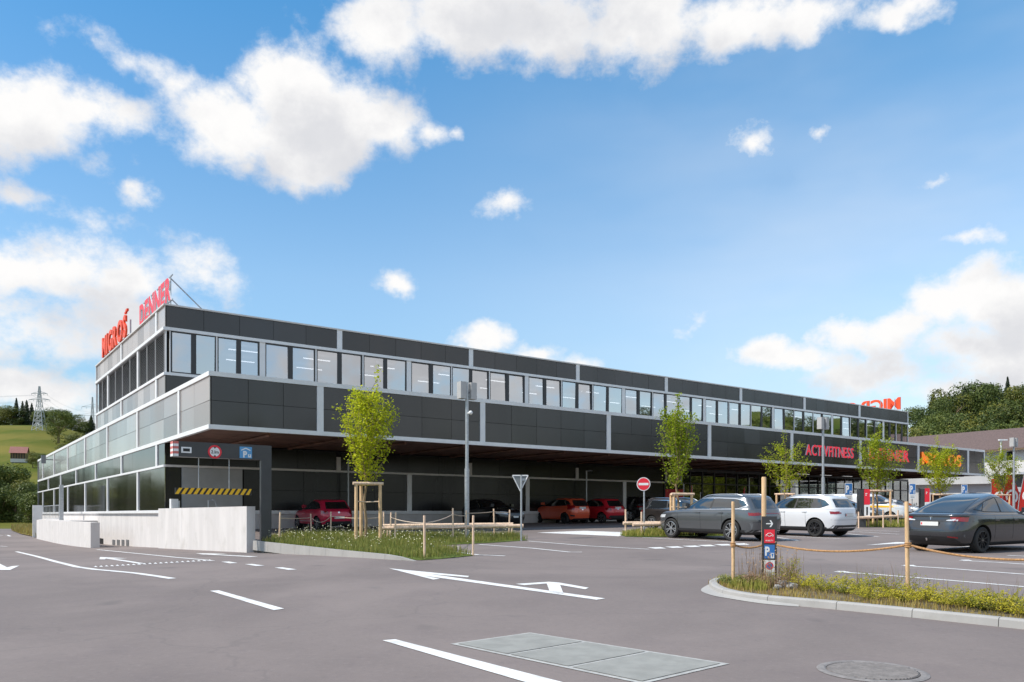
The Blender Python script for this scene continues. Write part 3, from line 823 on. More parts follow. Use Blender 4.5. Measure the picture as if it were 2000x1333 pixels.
# shop front
SG0 = -.55
bbox('shop_sill', M['anthracite'], (AG, AU, -.05, .1, -1.2, -.35), (AU - .1, AU, .1, 12, -1.2, -.35))
bbox('shop_head', M['anthracite'], (AG, AU, -.05, .1, 3.05, 3.25))
ncol = 25; cw = (AU - AG) / ncol
UB_M = unit_box('mullion', M['frame_dark'])
g_ = MB(); g_.quad([(0, 0, 0), (1, 0, 0), (1, 0, 1), (0, 0, 1)], M['shop_glass']); po = g_.build('shop_pane'); SP = po.data; bpy.data.objects.remove(po)
for i in range(ncol + 1): fbox('mullion', UB_M, AG + i * cw - .04, AG + i * cw + .04, -.06, .06, -.35, 3.05)
for z in (.95, 2.2): fbox('transom', UB_M, AG, AU, -.05, .05, z - .04, z + .04)
for i in range(ncol):
    for z0, z1 in ((-.35, .91), (.99, 2.16), (2.24, 3.05)):
        o = link('shop_pane', SP, bld); o.location = (AG + i * cw + .04, 0, Z(z0)); o.scale = (cw - .08, 1, z1 - z0)
        o.rotation_euler = (rng.gauss(0, .003), 0, rng.gauss(0, .003))
b = MB()
for j in range(6): b.quad([(AU - .02, .1 + j * 1.9, Z(-.35)), (AU - .02, 1.95 + j * 1.9, Z(-.35)), (AU - .02, 1.95 + j * 1.9, Z(3.05)), (AU - .02, .1 + j * 1.9, Z(3.05))], M['shop_glass'])
b.build('shop_side_glazing', bld)
bbox('shop_floor', M['int_floor'], (AG + .2, AU - .1, .1, 12, -.5, -.4))
bbox('shop_ceiling', M['backing'], (AG + .2, AU - .1, .1, 12, 3.1, 3.2))
M['shop_wall'] = mat('shop_back_wall', (.06, .06, .055), .8, var=.6, vscale=.7)
M['mint'] = mat('mint_shelf', (.42, .60, .47), .6, var=.15)
bbox('shop_back_wall', M['shop_wall'], (AG + .2, AU - .1, 11.9, 12, -.4, 3.1))
for k in range(14):
    a0 = AG + 1.5 + k * 2.25
    bbox('shop_shelf', M['mint'] if k > 8 else (M['red_flat'] if k in (0, 3) else M['int_wall']), (a0, a0 + 1.3, 2.4 + (k % 3), 2.7 + (k % 3), -.4, 1.5 + .25 * (k % 2)))
bbox('shop_poster', M['red_flat'], (AG + .1, AG + 1.9, -.012, -.004, .75, 1.75))
# slim downpipes between soffit and ground
for p in r2[1:4:2] + [40.7]:
    q = W(p + .28, -.6); gz = plane_z(q.x, q.y)
    b = MB(); b.tube([(p + .28, -.6, gz), (p + .28, -.6, Z(2.75))], .045, M['steel'], 8); b.tube([(p + .28, -.6, Z(2.73)), (p + .75, -.6, Z(2.77))], .035, M['steel'], 6)
    b.build('canopy_lamp_pole', bld, smooth=True)
# openings in the plinth beside the ramp
for p in (219, 228, 237, 246):
    b0, b1 = b_at(p + 5, -.01), b_at(p, -.01); yy = (W(0, b0)).y
    bbox('vent_slot', M['grey_metal'], (-.005, .04, b0, b1, (HY - 1074) / F * yy, (HY - 1055) / F * yy))
b0, b1 = b_at(201, -.01), b_at(190.5, -.01); yy = W(0, b0).y
bbox('basement_opening', M['backing'], (-.006, .04, b0, b1, (HY - 1069) / F * yy, (HY - 1052.5) / F * yy))

# ------------------------------------------------------------------ letters
def glyph(ch, bold, ext):
    c = bpy.data.curves.new('glyph', 'FONT'); c.body = ch; c.size = 1.0; c.extrude = ext; c.offset = bold; c.resolution_u = 4
    o = bpy.data.objects.new('glyph', c); COL.objects.link(o)
    dg = bpy.context.evaluated_depsgraph_get(); dg.update()
    me = bpy.data.meshes.new_from_object(o.evaluated_get(dg))
    bpy.data.objects.remove(o); bpy.data.curves.remove(c)
    return me
GC = {}
def letters(parent, text, width, height, depth, face, side, name='letter', bold=.025, shear=0.0, base=(0, 0, 0), gap=.075, merge=False):
    """raised letters standing in the parent's X-Z plane, facing its -Y; one mesh per letter"""
    x = 0.0; items = []
    for ch in text:
        if ch == ' ': x += .3; continue
        key = (ch, bold)
        if key not in GC: GC[key] = glyph(ch, bold, .5)
        me = GC[key]; xs_ = [v.co.x for v in me.vertices]
        items.append((ch, me, x - min(xs_))); x += max(xs_) - min(xs_) + gap
    tot = x - gap; sx = width / tot; sz = height / .73
    allb = MB()
    for ch, me, ox in items:
        b = MB() if not merge else allb
        n0 = len(b.v)
        for v in me.vertices:
            b.v.append((base[0] + (v.co.x + ox) * sx + shear * v.co.y * sz, base[1] + -v.co.z * depth - depth / 2 + .0, base[2] + v.co.y * sz))
        kf, ks = b.slot(face), b.slot(side)
        for p in me.polygons:
            b.f.append([n0 + i for i in p.vertices]); b.mi.append(kf if abs(p.normal.z) > .5 else ks)
        if not merge: b.build(name, parent)
    if merge: return allb.build(name, parent)
RZL = PHI - math.pi / 2
b0 = b_at(203, 0); b1 = b_at(250, 0)
s = thing('rooftop_sign', 'orange block letters standing along the left roof edge further from the corner', 'sign', W(-.02, b0, Z(9.56)), RZL)
letters(s, 'MIGROS', b0 - b1, 1.15, .10, M['red_orange'], M['red_orange'], base=(0, 0, .12), gap=.12, bold=.035)
b = MB(); b.box(b0 - b1 - .35, b0 - b1 - .05, -.10, 0, 1.30, 1.40, M['red_orange']); b.box(b0 - b1 - .08, b0 - b1 + .35, -.10, 0, 1.36, 1.48, M['red_orange']); b.build('accent_mark', s)
b = MB()
for k in range(6): b.box(.3 + k * 1.5, .38 + k * 1.5, .05, .12, 0, .9, M['steel'])
b.box(0, b0 - b1, .05, .1, .1, .18, M['steel']); b.build('support_rail', s)
b0 = b_at(275, .8); b1 = b_at(336, .8)
s2 = thing('rooftop_sign', 'red block letters standing on the left roof edge at the near corner', 'sign', W(.8, b0, Z(9.56)), RZL)
letters(s2, 'DENNER', b0 - b1, 1.12, .07, M['red'], M['white'], base=(0, 0, .85), bold=.045, gap=.10)
b = MB()
for k in range(4):
    x = (b0 - b1) * (.05 + .3 * k)
    b.tube([(x, .02, 1.9), (x, 2.3, -.1)], .03, M['steel'], 6); b.tube([(x, .02, 0), (x, .02, 1.95)], .03, M['steel'], 6)
b.box(0, b0 - b1, .0, .05, .78, .84, M['steel']); b.box(0, b0 - b1, .0, .05, 1.97, 2.02, M['steel']); b.build('support_strut', s2)
s3 = thing('rooftop_sign', 'orange block letters on the far roof end seen mirrored from behind', 'sign', W(AU - .4, .5, Z(9.56)), PHI + math.pi / 2)
letters(s3, 'MIGROS', 6.6, 1.15, .10, M['red_orange'], M['red_orange'], base=(0, 0, .3), gap=.05)
b = MB()
for k in range(5): b.tube([(.5 + k * 1.4, .03, 0), (.5 + k * 1.4, .03, 1.3)], .03, M['steel'], 6)
b.box(0, 6.6, .0, .05, .2, .28, M['steel']); b.build('support_rail', s3)
def band_sign(txt, px0, px1, z0, h, face, side, label, bold=.02, **k):
    a0, a1 = a_at(px0, BF - .1), a_at(px1, BF - .1)
    t = thing('facade_sign', label, 'sign', W(a0, BF - .03, Z(z0)), PHI)
    letters(t, txt, a1 - a0, h, .09, face, side, bold=bold, **k)
band_sign('ACTIVFITNESS', 1574, 1667, 3.93, .72, M['red_glow'], M['white'], 'raised red and white fitness lettering on the black band', .018)
band_sign('DENNER', 1697, 1776, 3.98, .82, M['red_glow'], M['white'], 'raised red lettering with white edges on the black band behind a young tree', .04)
band_sign('MIGROS', 1800, 1877, 3.88, .95, M['orange_glow'], M['orange'], 'raised orange lettering near the right end of the black band', .03, gap=.05)

# ------------------------------------------------------------------ walls, portal and railing on the left
wl = thing('retaining_wall', 'pale concrete wall between the black portal post and the building corner', 'wall', C0, PHI)
b = MB(); b.box(-.28, 0, -12.55, -4.22, -3, Z(.26), M['concrete']); b.build('wall_section', wl)
b = MB(); b.box(-.28, 0, -4.20, .0, -3, Z(.26), M['concrete']); b.build('wall_section', wl)
wl2 = thing('ramp_wall', 'low pale concrete wall at the far left in front of the gate', 'wall', C0, PHI)
b = MB(); b.box(-2.0, -1.58, 7.1, 16.5, -3, Z(-.42), M['concrete']); b.build('wall_section', wl2)
b = MB(); b.box(-2.0, -1.58, 16.52, 33.5, -3, Z(-.42), M['concrete']); b.build('wall_section', wl2)
pt = thing('height_portal', 'black steel portal arm with traffic signs over the ramp lane', 'portal', C0, PHI)
M['pale_red'] = mat('faded_red_film', (.62, .16, .14), .5)
pw = W(.2, -12.75); pz = plane_z(pw.x, pw.y)
b = MB(); b.box(.06, .40, -12.95, -12.80, pz - .4, Z(1.76), M['anthracite']); b.build('post', pt)
b = MB(); b.box(-2.62, .40, -12.95, -12.6, Z(1.76), Z(2.23), M['anthracite']); b.build('beam', pt)
b = MB()
for k in range(6):
    z0 = 1.77 + k * .076; c = M['pale_red'] if k % 2 else M['white']
    b.quad([(-2.615, -12.957, Z(z0)), (-2.47, -12.957, Z(z0 - .0)), (-2.47, -12.957, Z(z0 + .076)), (-2.615, -12.957, Z(z0 + .076))], c)
    b.quad([(-2.627, -12.61, Z(z0)), (-2.627, -12.95, Z(z0)), (-2.627, -12.95, Z(z0 + .076)), (-2.627, -12.61, Z(z0 + .076))], c)
b.build('hazard_stripe', pt)
def onb(px, py):
    a = a_at(px, -12.96); y = W(a, -12.96).y
    return a, (HY - py) / F * y
dx0, dz1 = onb(354, 873); dx1, dz0 = onb(374, 885.5)
b = MB(); b.box(dx0, dx1, -12.97, -12.952, Z(dz0), Z(dz1), M['white']); fr = b.build('display_frame', pt)
b = MB(); b.box(dx0 + .05, dx1 - .05, -12.975, -12.968, Z(dz0 + .045), Z(dz1 - .045), M['black']); b.build('display', fr)
def disc(b, cx, cz, y, r, m, n=28, r0=0.0):
    if r0:
        for i in range(n):
            t0, t1 = 2 * math.pi * i / n, 2 * math.pi * (i + 1) / n
            b.quad([(cx + r0 * math.cos(t0), y, cz + r0 * math.sin(t0)), (cx + r * math.cos(t0), y, cz + r * math.sin(t0)), (cx + r * math.cos(t1), y, cz + r * math.sin(t1)), (cx + r0 * math.cos(t1), y, cz + r0 * math.sin(t1))], m)
    else:
        b.quad([(cx + r * math.cos(2 * math.pi * i / n), y, cz + r * math.sin(2 * math.pi * i / n)) for i in range(n)], m)
ca, cz = onb(419.5, 883); cz = Z(cz)
b = MB(); disc(b, ca, cz, -12.966, .21, M['red'], r0=0.0); disc(b, ca, cz, -12.970, .15, M['white'])
for sg in (1, -1):
    b.quad([(ca - .045, -12.973, cz + sg * .15), (ca + .045, -12.973, cz + sg * .15), (ca, -12.973, cz + sg * .095)], M['black'], flip=(sg > 0))
ht = b.build('height_limit_sign', pt)
letters(ht, '2.1m', .23, .10, .004, M['black'], M['black'], 'digit', .02, base=(ca - .115, -12.970, cz - .05), merge=True)
p0, q1_ = onb(468, 872.5); p1, q0_ = onb(492, 896)
b = MB(); b.box(p0, p1, -12.968, -12.952, Z(q0_), Z(q1_), M['blue_pale'])
pm = (p0 + p1) / 2; hw = (p1 - p0) / 2; zt = Z(q1_)
for sg in (1, -1):
    b.quad([(pm, -12.972, zt - .03), (pm, -12.972, zt - .065), (pm + sg * hw * .75, -12.972, zt - .13), (pm + sg * hw * .75, -12.972, zt - .10)], M['white'], flip=(sg < 0))
b.quad([(pm + hw * .35, -12.972, Z(q0_) + .03), (pm + hw * .85, -12.972, Z(q0_) + .03), (pm + hw * .85, -12.972, Z(q0_) + .13), (pm + hw * .35, -12.972, Z(q0_) + .13)], M['white'])
b.quad([(pm + hw * .48, -12.974, Z(q0_) + .12), (pm + hw * .60, -12.974, Z(q0_) + .05), (pm + hw * .72, -12.974, Z(q0_) + .12)], M['blue_pale'])
ps = b.build('parking_garage_sign', pt)
letters(ps, 'P', .125, .20, .004, M['white'], M['white'], 'letter_p', .045, base=(pm - hw * .45, -12.970, Z(q0_) + .03), merge=True)
hb = thing('height_bar', 'yellow and black striped height bar hanging from the portal arm', 'height bar', C0, PHI)
a0, a1 = a_at(342, -12.78), a_at(491, -12.78); z0 = Z((HY - 966.3) / F * 25.0); z1 = Z((HY - 954.3) / F * 25.0)
b = MB(); b.box(a0, a1, -12.82, -12.74, z0, z1, M['black']); n = 13
for i in range(n):
    x = a0 + (a1 - a0) * (i + .25) / n; w_ = (a1 - a0) / n * .58
    for y, fl in ((-12.823, False),):
        b.quad([(x - .06, y, z0), (min(x - .06 + w_, a1), y, z0), (min(x + .06 + w_, a1), y, z1), (x + .06, y, z1)], M['yellow'])
b.build('striped_bar', hb)
for px in (388, 447.5):
    a = a_at(px, -12.78); b = MB(); b.tube([(a, -12.78, z1), (a, -12.78, Z(1.76))], .014, M['steel'], 6); b.build('hanging_rod', hb)
rl = thing('hand_rail', 'short bent steel handrail behind the concrete wall under the striped bar', 'railing', C0, PHI)
a0, a1 = a_at(407, -2.0), a_at(424, -2.0); b = MB()
b.tube([(a0, -2, Z(-.9)), (a0, -2, Z(.62)), (a0 + .5 * (a1 - a0), -2, Z(.64)), (a1 - .1, -2, Z(.62)), (a1, -2, Z(.3)), (a1, -2, Z(-.9))], .028, M['steel'], 8)
b.tube([(a0, -2, Z(.18)), (a1, -2, Z(.18))], .02, M['steel'], 6); b.build('tube_frame', rl, smooth=True)
b = MB(); a0 = a_at(332, -1.2)
b.box(a0, a0 + .3, -1.4, -1.1, -.2, Z(.68), M['trim']); b.box(a0 + .3, a0 + .36, -1.42, -1.08, -.2, Z(.6), M['steel'])
cab = b.build('control_box'); cab.location = C0; cab.rotation_euler = (0, 0, PHI)
tag(cab, 'small pale control box behind the concrete wall at the ramp entrance', 'control box')
# gate and landing at the far left
gt = thing('stair_gate', 'pale steel stair railing and post by the far left end of the building', 'railing', C0, PHI)
ag = -1.3
b = MB()
bA, bB = b_at(121, ag), b_at(86, ag); zb = -.30
for i in range(13):
    bb_ = bA + (bB - bA) * i / 12; b.tube([(ag, bb_, Z(zb)), (ag, bb_, Z(zb + .95))], .016, M['steel'], 6)
b.tube([(ag, bA, Z(zb + .95)), (ag, bB, Z(zb + .95))], .025, M['steel'], 6); b.tube([(ag, bA, Z(zb)), (ag, bB, Z(zb))], .025, M['steel'], 6)
b.build('railing_bars', gt)
b = MB(); bC = b_at(120, ag); b.box(ag - .12, ag + .12, bC - .12, bC + .25, -1.2, Z(2.05), M['steel']); b.build('gate_post', gt)
b = MB(); bD = b_at(80, ag); b.box(ag - .6, ag + .1, bD - .1, bD + .1, -1.2, Z(.75), M['trim']); b.build('end_panel', gt)
b = MB(); b.box(-1.55, 0, bA - 6, bB + 1, -1.2, Z(zb - .10), M['concrete']); b.build('landing', gt)
fl_ = MB(); bE = b_at(83, -.8)
fl_.box(-.9, -.55, bE - .18, bE + .18, Z(4.45), Z(5.15), M['grey_metal']); fl_.box(-.55, 0, bE - .04, bE + .04, Z(4.75), Z(4.83), M['grey_metal'])
fo = fl_.build('floodlight_box'); fo.location = C0; fo.rotation_euler = (0, 0, PHI)
tag(fo, 'grey floodlight box on the far left corner of the building', 'floodlight')
# ------------------------------------------------------------------ kerbs and planted islands
def inside(poly, x, y):
    c = False; j = len(poly) - 1
    for i in range(len(poly)):
        if (poly[i][1] > y) != (poly[j][1] > y) and x < (poly[j][0] - poly[i][0]) * (y - poly[i][1]) / (poly[j][1] - poly[i][1]) + poly[i][0]: c = not c
        j = i
    return c
def resample(pts, step):
    out = [pts[0].copy()]; acc = 0.0
    for p, q in zip(pts[:-1], pts[1:]):
        L = (q - p).length; t = step - acc
        while t < L:
            out.append(p.lerp(q, t / L)); t += step
        acc = (acc + L) % step
    out.append(pts[-1].copy()); return out
def catmull(P, n=8):
    out = []
    for i in range(len(P) - 1):
        p0, p1, p2, p3 = P[max(i - 1, 0)], P[i], P[i + 1], P[min(i + 2, len(P) - 1)]
        for k in range(n):
            t = k / n
            out.append(.5 * ((2 * p1) + (-p0 + p2) * t + (2 * p0 - 5 * p1 + 4 * p2 - p3) * t * t + (-p0 + 3 * p1 - 3 * p2 + p3) * t ** 3))
    out.append(P[-1]); return out
def kerb(label, pts, width, top, stone=1.0, sub=4, bevel=.02, slant=.03, ends=None):
    """kerb stones along a world path; the path is the road-side foot; top(p) gives the top height"""
    root = thing('kerb', label, 'kerb')
    fine_ = resample(pts, stone / sub); n = len(fine_)
    nor = []
    for i in range(n):
        d = fine_[min(i + 1, n - 1)] - fine_[max(i - 1, 0)]; d.z = 0; d.normalize(); nor.append(Vector((-d.y, d.x, 0)))
    i = 0
    while i < n - 1:
        j = min(i + sub, n - 1); b = MB(); k = b.slot(M['kerb']); rows = []
        for q in range(i, j + 1):
            p = fine_[q].copy(); t = (q - i) / max(1, j - i)
            dirv_ = (fine_[min(q + 1, n - 1)] - fine_[max(q - 1, 0)]).normalized()
            if q == i: p += dirv_ * .004
            if q == j: p -= dirv_ * .004
            N_ = nor[q]; zt = top(p); gz = ground(p.x, p.y) - .25
            prof = [(0, gz), (0, gz + .25), (slant * .6, zt - bevel), (slant + bevel, zt), (width - .01, zt), (width, zt - .3)]
            rows.append([len(b.v) + m_ for m_ in range(len(prof))])
            for off, z in prof: b.v.append((p.x + N_.x * off, p.y + N_.y * off, z))
        for r0, r1 in zip(rows[:-1], rows[1:]):
            for m_ in range(len(r0) - 1):
                b.f.append([r0[m_], r1[m_], r1[m_ + 1], r0[m_ + 1]]); b.mi.append(k)
        b.f.append(rows[0][:]); b.mi.append(k); b.f.append(rows[-1][::-1]); b.mi.append(k)
        b.build('kerb_stone', root); i = j
    return root
# left island
kp = [at(*p) for p in ((817, 1095.5), (760, 1091.5), (680, 1087.5), (600, 1083.5), (503, 1079.5))]
kp = [Vector((p.x, p.y, p.z)) for p in kp]
def ktop(p): return plane_z(p.x, p.y) + .11 * smooth((p - kp[0]).length, 0, .8)
kerb('straight pale kerb along the flowering island left of the centre', [p for p in kp][::1], .16, ktop, 1.0, 2)
isl = [(506, 1064), (620, 1072.5), (740, 1081), (812, 1091.5), (868, 1092), (926, 1086), (862, 1073), (848, 1066), (900, 1064), (960, 1061), (1031, 1056),
       (1003, 1047), (900, 1046.5), (780, 1047), (640, 1042.5), (560, 1046.5), (512, 1054)]
ISL1 = []
for px, py in isl:
    d = (HY - py) / F; y = ZC / (.0195 - d); ISL1.append(Vector(((px - CX) / F * y, y, plane_z(0, y))))
def bed(name, poly, m, lift):
    b = bmesh.new(); f = b.faces.new([b.verts.new((p.x, p.y, 0)) for p in poly])
    bmesh.ops.triangulate(b, faces=[f])
    for _ in range(2):
        bmesh.ops.subdivide_edges(b, edges=[e for e in b.edges if e.calc_length() > 1.0], cuts=1); bmesh.ops.triangulate(b, faces=b.faces[:])
    for v in b.verts: v.co.z = plane_z(v.co.x, v.co.y) + lift
    b.normal_update()
    for f in b.faces:
        if f.normal.z < 0: f.normal_flip()
    me = bpy.data.meshes.new(name); b.to_mesh(me); b.free(); me.materials.append(M[m])
    return tag(link(name, me), kind='structure')
KB = [Vector((p.x, p.y, 0)) for p in kp[::-1]]
ISL1 = [ISL1[0]] + [p + Vector((.05, .04, 0)) for p in KB] + ISL1[4:]
bed('planting_bed', ISL1, 'lawn', .012)
def blades(name, poly, n, h0, h1, wdt, mats, lift=.04, flowers=0, fl_h=(.25, .5), seed=1, dens=None, lean=.35, flm=None):
    rr = random.Random(seed); b = MB(); P = [(p[0], p[1]) for p in poly]
    x0, x1 = min(p[0] for p in P), max(p[0] for p in P); y0, y1 = min(p[1] for p in P), max(p[1] for p in P)
    k = [b.slot(M[m]) for m in mats]; cnt = 0; tries = 0
    ph = [rr.uniform(0, 6) for _ in range(6)]
    while cnt < n and tries < n * 30:
        tries += 1
        x, y = rr.uniform(x0, x1), rr.uniform(y0, y1)
        if not inside(P, x, y): continue
        d = .5 + .25 * math.sin(x * 1.7 + ph[0]) * math.sin(y * 1.3 + ph[1]) + .25 * math.sin(x * 4.1 + ph[2] + y * 2.2) * math.sin(y * 3.7 + ph[3])
        if rr.random() > .35 + d * .9: continue
        h = rr.uniform(h0, h1) * (.55 + .75 * d); a = rr.uniform(0, 6.283); l = rr.uniform(0, lean) * h
        z = plane_z(x, y) + lift; ca, sa = math.cos(a), math.sin(a)
        px_, py_ = -sa * wdt * .5, ca * wdt * .5; base = len(b.v)
        b.v += [(x - px_, y - py_, z), (x + px_, y + py_, z), (x + ca * l * .4 + px_ * .7, y + sa * l * .4 + py_ * .7, z + h * .6), (x + ca * l * .4 - px_ * .7, y + sa * l * .4 - py_ * .7, z + h * .6), (x + ca * l, y + sa * l, z + h)]
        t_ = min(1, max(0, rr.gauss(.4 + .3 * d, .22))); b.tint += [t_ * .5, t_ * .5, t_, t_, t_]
        kk = k[0] if rr.random() < .86 or len(k) < 2 else k[1]
        b.f += [[base, base + 1, base + 2, base + 3], [base + 3, base + 2, base + 4]]; b.mi += [kk, kk]; cnt += 1
    cnt = 0
    kf = b.slot(M[flm or 'petal']) if flowers else 0; cl = [(rr.uniform(x0, x1), rr.uniform(y0, y1)) for _ in range(60)]
    while cnt < flowers:
        c = rr.choice(cl); x, y = rr.gauss(c[0], .6), rr.gauss(c[1], .6)
        if not inside(P, x, y): 
            if rr.random() < .02: cl = [(rr.uniform(x0, x1), rr.uniform(y0, y1)) for _ in range(60)]
            continue
        z = plane_z(x, y) + lift + rr.uniform(*fl_h); s_ = rr.uniform(.008, .016); a = rr.uniform(0, 3); base = len(b.v)
        for dx, dy, dz in ((-1, -1, -.4), (1, -1, .4), (1, 1, .5), (-1, 1, -.3)):
            b.v.append((x + s_ * (dx * math.cos(a) - dy * math.sin(a)), y + s_ * (dx * math.sin(a) + dy * math.cos(a)) * .6, z + s_ * dz * 1.6))
        b.tint += [1] * 4; b.f.append([base, base + 1, base + 2, base + 3]); b.mi.append(kf)
        b.v += [(x - .003, y, z - .2), (x + .003, y, z - .2), (x, y, z)]; b.tint += [.6] * 3; b.f.append([base + 4, base + 5, base + 6]); b.mi.append(k[0]); cnt += 1
    return tag(b.build(name), kind='stuff')
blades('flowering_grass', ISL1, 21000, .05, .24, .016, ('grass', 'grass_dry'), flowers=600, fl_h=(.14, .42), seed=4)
# small island in front of the grey car
isl2 = [(1210, 1045), (1222, 1049), (1262, 1050), (1360, 1049), (1420, 1047), (1430, 1042), (1300, 1040), (1235, 1041)]
ISL2 = []
for px, py in isl2:
    d = (HY - py) / F; y = ZC / (.0195 - d); ISL2.append(Vector(((px - CX) / F * y, y, 0)))
bed('planting_bed', ISL2, 'lawn', .012)
blades('island_grass', ISL2, 4200, .08, .24, .022, ('grass', 'grass_dry'), flowers=60, seed=9)
isl3 = [(1662, 1024), (1690, 1030), (1760, 1031), (1790, 1029), (1790, 1024), (1700, 1021)]
ISL3 = []
for px, py in isl3:
    d = (HY - py) / F; y = ZC / (.0195 - d); ISL3.append(Vector(((px - CX) / F * y, y, 0)))
bed('planting_bed', ISL3, 'lawn', .012)
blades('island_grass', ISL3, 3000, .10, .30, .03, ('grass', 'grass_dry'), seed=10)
# right foreground island with its curved kerb
foot = [(1478, 1134.5), (1440, 1136), (1405, 1138.5), (1384, 1145), (1392, 1157), (1424, 1168), (1490, 1178), (1600, 1188), (1720, 1200), (1860, 1215), (2000, 1230), (2130, 1245)]
kpts = catmull([at(*p) for p in foot], 6)
kerb('curved pale kerb round the shrub island in the right foreground', kpts, .14, lambda p: plane_z(p.x, p.y) + .105, .95, 4, slant=.02)
lowk = thing('gutter_kerb', 'flat sloping kerb stone lying at the nose of the shrub island', 'kerb')
b = MB(); ring = catmull([at(*p) for p in ((1424, 1137), (1390, 1141), (1369, 1153), (1388, 1163), (1430, 1171), (1490, 1180), (1560, 1186))], 6)
rin = catmull([at(*p) for p in ((1430, 1136.5), (1402, 1139.5), (1386, 1147), (1396, 1157.5), (1428, 1168.5), (1490, 1178.5), (1560, 1184.8))], 6)
for i in range(len(ring) - 1):
    b.quad([up(ring[i], .006), up(ring[i + 1], .006), up(rin[i + 1], .045 if i < 30 else .045 - .02 * (i - 29) / 6), up(rin[i], .045 if i < 31 else .045 - .02 * (i - 30) / 6)], M['kerb'], flip=False)
    if i % 6 == 5: b.build('kerb_stone', lowk); b = MB()
ISL4 = [p + Vector((.02, .09, 0)) for p in kpts] + [at(*p) for p in ((2130, 1206), (2000, 1190), (1850, 1174), (1700, 1158.5), (1560, 1143.5))]
bed('planting_bed', ISL4, 'soil', .03)
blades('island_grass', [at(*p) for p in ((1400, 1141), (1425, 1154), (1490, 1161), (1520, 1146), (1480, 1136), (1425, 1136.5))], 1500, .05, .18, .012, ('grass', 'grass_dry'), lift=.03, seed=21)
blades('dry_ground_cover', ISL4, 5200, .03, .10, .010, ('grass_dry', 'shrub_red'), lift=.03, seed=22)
def shrub(name, label, p, rad, h, n, m, seed, leaf=.022, up_=.5):
    rr = random.Random(seed); b = MB(); k = b.slot(M[m]); kb = b.slot(M['bark'])
    for s_ in range(n):
        a = rr.uniform(0, 6.283); L = rad * rr.uniform(.5, 1.15); hh = h * rr.uniform(.45, 1.1); pts = []
        for i in range(6):
            t = i / 5; pts.append(Vector((math.cos(a) * L * t, math.sin(a) * L * t, hh * (1 - (1 - t) ** 2 * 1.0) * (1 - .25 * t * (1 - up_)) * (t ** .5 if t else 0))))
        for i in range(5):
            q0, q1 = pts[i], pts[i + 1]; base = len(b.v); d = Vector((-math.sin(a), math.cos(a), 0)) * .003
            b.v += [tuple(q0 - d), tuple(q0 + d), tuple(q1)]; b.tint += [.2] * 3; b.f.append([base, base + 1, base + 2]); b.mi.append(kb)
            for r_ in range(7):
                c = q0.lerp(q1, rr.random()) + Vector((rr.gauss(0, .012), rr.gauss(0, .012), rr.gauss(0, .010)))
                u_ = Vector((rr.gauss(0, 1), rr.gauss(0, 1), rr.gauss(0, .6))).normalized() * leaf * rr.uniform(.6, 1.3); v_ = u_.orthogonal().normalized() * leaf * .38
                base = len(b.v); b.v += [tuple(c - u_ * .5), tuple(c + v_), tuple(c + u_ * .6), tuple(c - v_)]
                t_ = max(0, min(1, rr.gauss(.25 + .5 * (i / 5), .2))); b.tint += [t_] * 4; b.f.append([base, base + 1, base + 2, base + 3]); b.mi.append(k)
    o = b.build(name); o.location = (p.x, p.y, plane_z(p.x, p.y) + .03); tag(o, label, 'shrub' if 'shrub' in name else 'plant'); return o
shr = [(1560, 1150, .38, .26), (1605, 1158, .42, .34), (1650, 1163, .40, .28), (1690, 1160, .38, .32), (1700, 1175, .42, .26), (1742, 1168, .44, .40), (1765, 1180, .40, .28), (1812, 1177, .42, .30),
       (1850, 1186, .42, .30), (1885, 1190, .40, .26), (1925, 1196, .42, .30), (1962, 1198, .40, .34), (1995, 1206, .42, .30), (2040, 1208, .42, .30)]
for i, (px, py, r_, h_) in enumerate(shr):
    o = shrub('low_shrub', ('first', 'second', 'third', 'fourth', 'fifth', 'sixth', 'seventh', 'eighth', 'ninth', 'tenth', 'eleventh', 'twelfth', 'thirteenth', 'fourteenth')[i] + ' low yellow-green shrub counting rightwards from the black sign pillar', at(px, py), r_ * 1.2, h_ * .85, 44, 'shrub', 40 + i)
    o['group'] = 'yellow-green shrubs in the foreground island'
shrub('rusty_plant', 'dried reddish plant at the foot of the black sign pillar', at(1470, 1150), .30, .26, 42, 'shrub_red', 70)
shrub('rusty_plant', 'brown tufty plant right in front of the black sign pillar', at(1512, 1152), .26, .20, 36, 'shrub_red', 71)
shrub('leafy_plant', 'green leafy plant at the left nose of the shrub island by the first rope post', at(1432, 1149), .26, .20, 34, 'grass', 72)
shrub('leafy_plant', 'upright yellow-green plant right of the black sign pillar', at(1540, 1146), .22, .42, 34, 'shrub', 73, up_=1.2)
blades('dry_flower_stalks', [at(*p) for p in ((1440, 1143), (1500, 1158), (1560, 1160), (1570, 1147), (1480, 1137))], 260, .2, .62, .006, ('shrub_red', 'grass_dry'), lift=.03, flowers=110, fl_h=(.2, .7), seed=23, flm='shrub_red')
blades('dry_flower_stalks', [at(*p) for p in ((1560, 1150), (1700, 1172), (2000, 1205), (2000, 1195), (1700, 1160))], 150, .2, .5, .006, ('shrub_red', 'grass'), lift=.03, seed=24)
rk = random.Random(5)
for i, (px, py, s_) in enumerate(((1531, 1152, .11), (1548, 1155, .08), (1519, 1156, .06))):
    b = bmesh.new(); bmesh.ops.create_icosphere(b, subdivisions=2, radius=s_)
    for v in b.verts: v.co = Vector((v.co.x * 1.2, v.co.y * .8, v.co.z * .75)) * (1 + rk.uniform(-.16, .16))
    me = bpy.data.meshes.new('boulder'); b.to_mesh(me); b.free(); me.materials.append(M['kerb']); p = at(px, py); o = link('boulder', me); o.location = (p.x, p.y, plane_z(p.x, p.y) + .07)
    tag(o, ('largest pale grey stone', 'middle sized pale grey stone', 'smallest pale grey stone')[i] + ' among plants beside the sign pillar', 'stone')

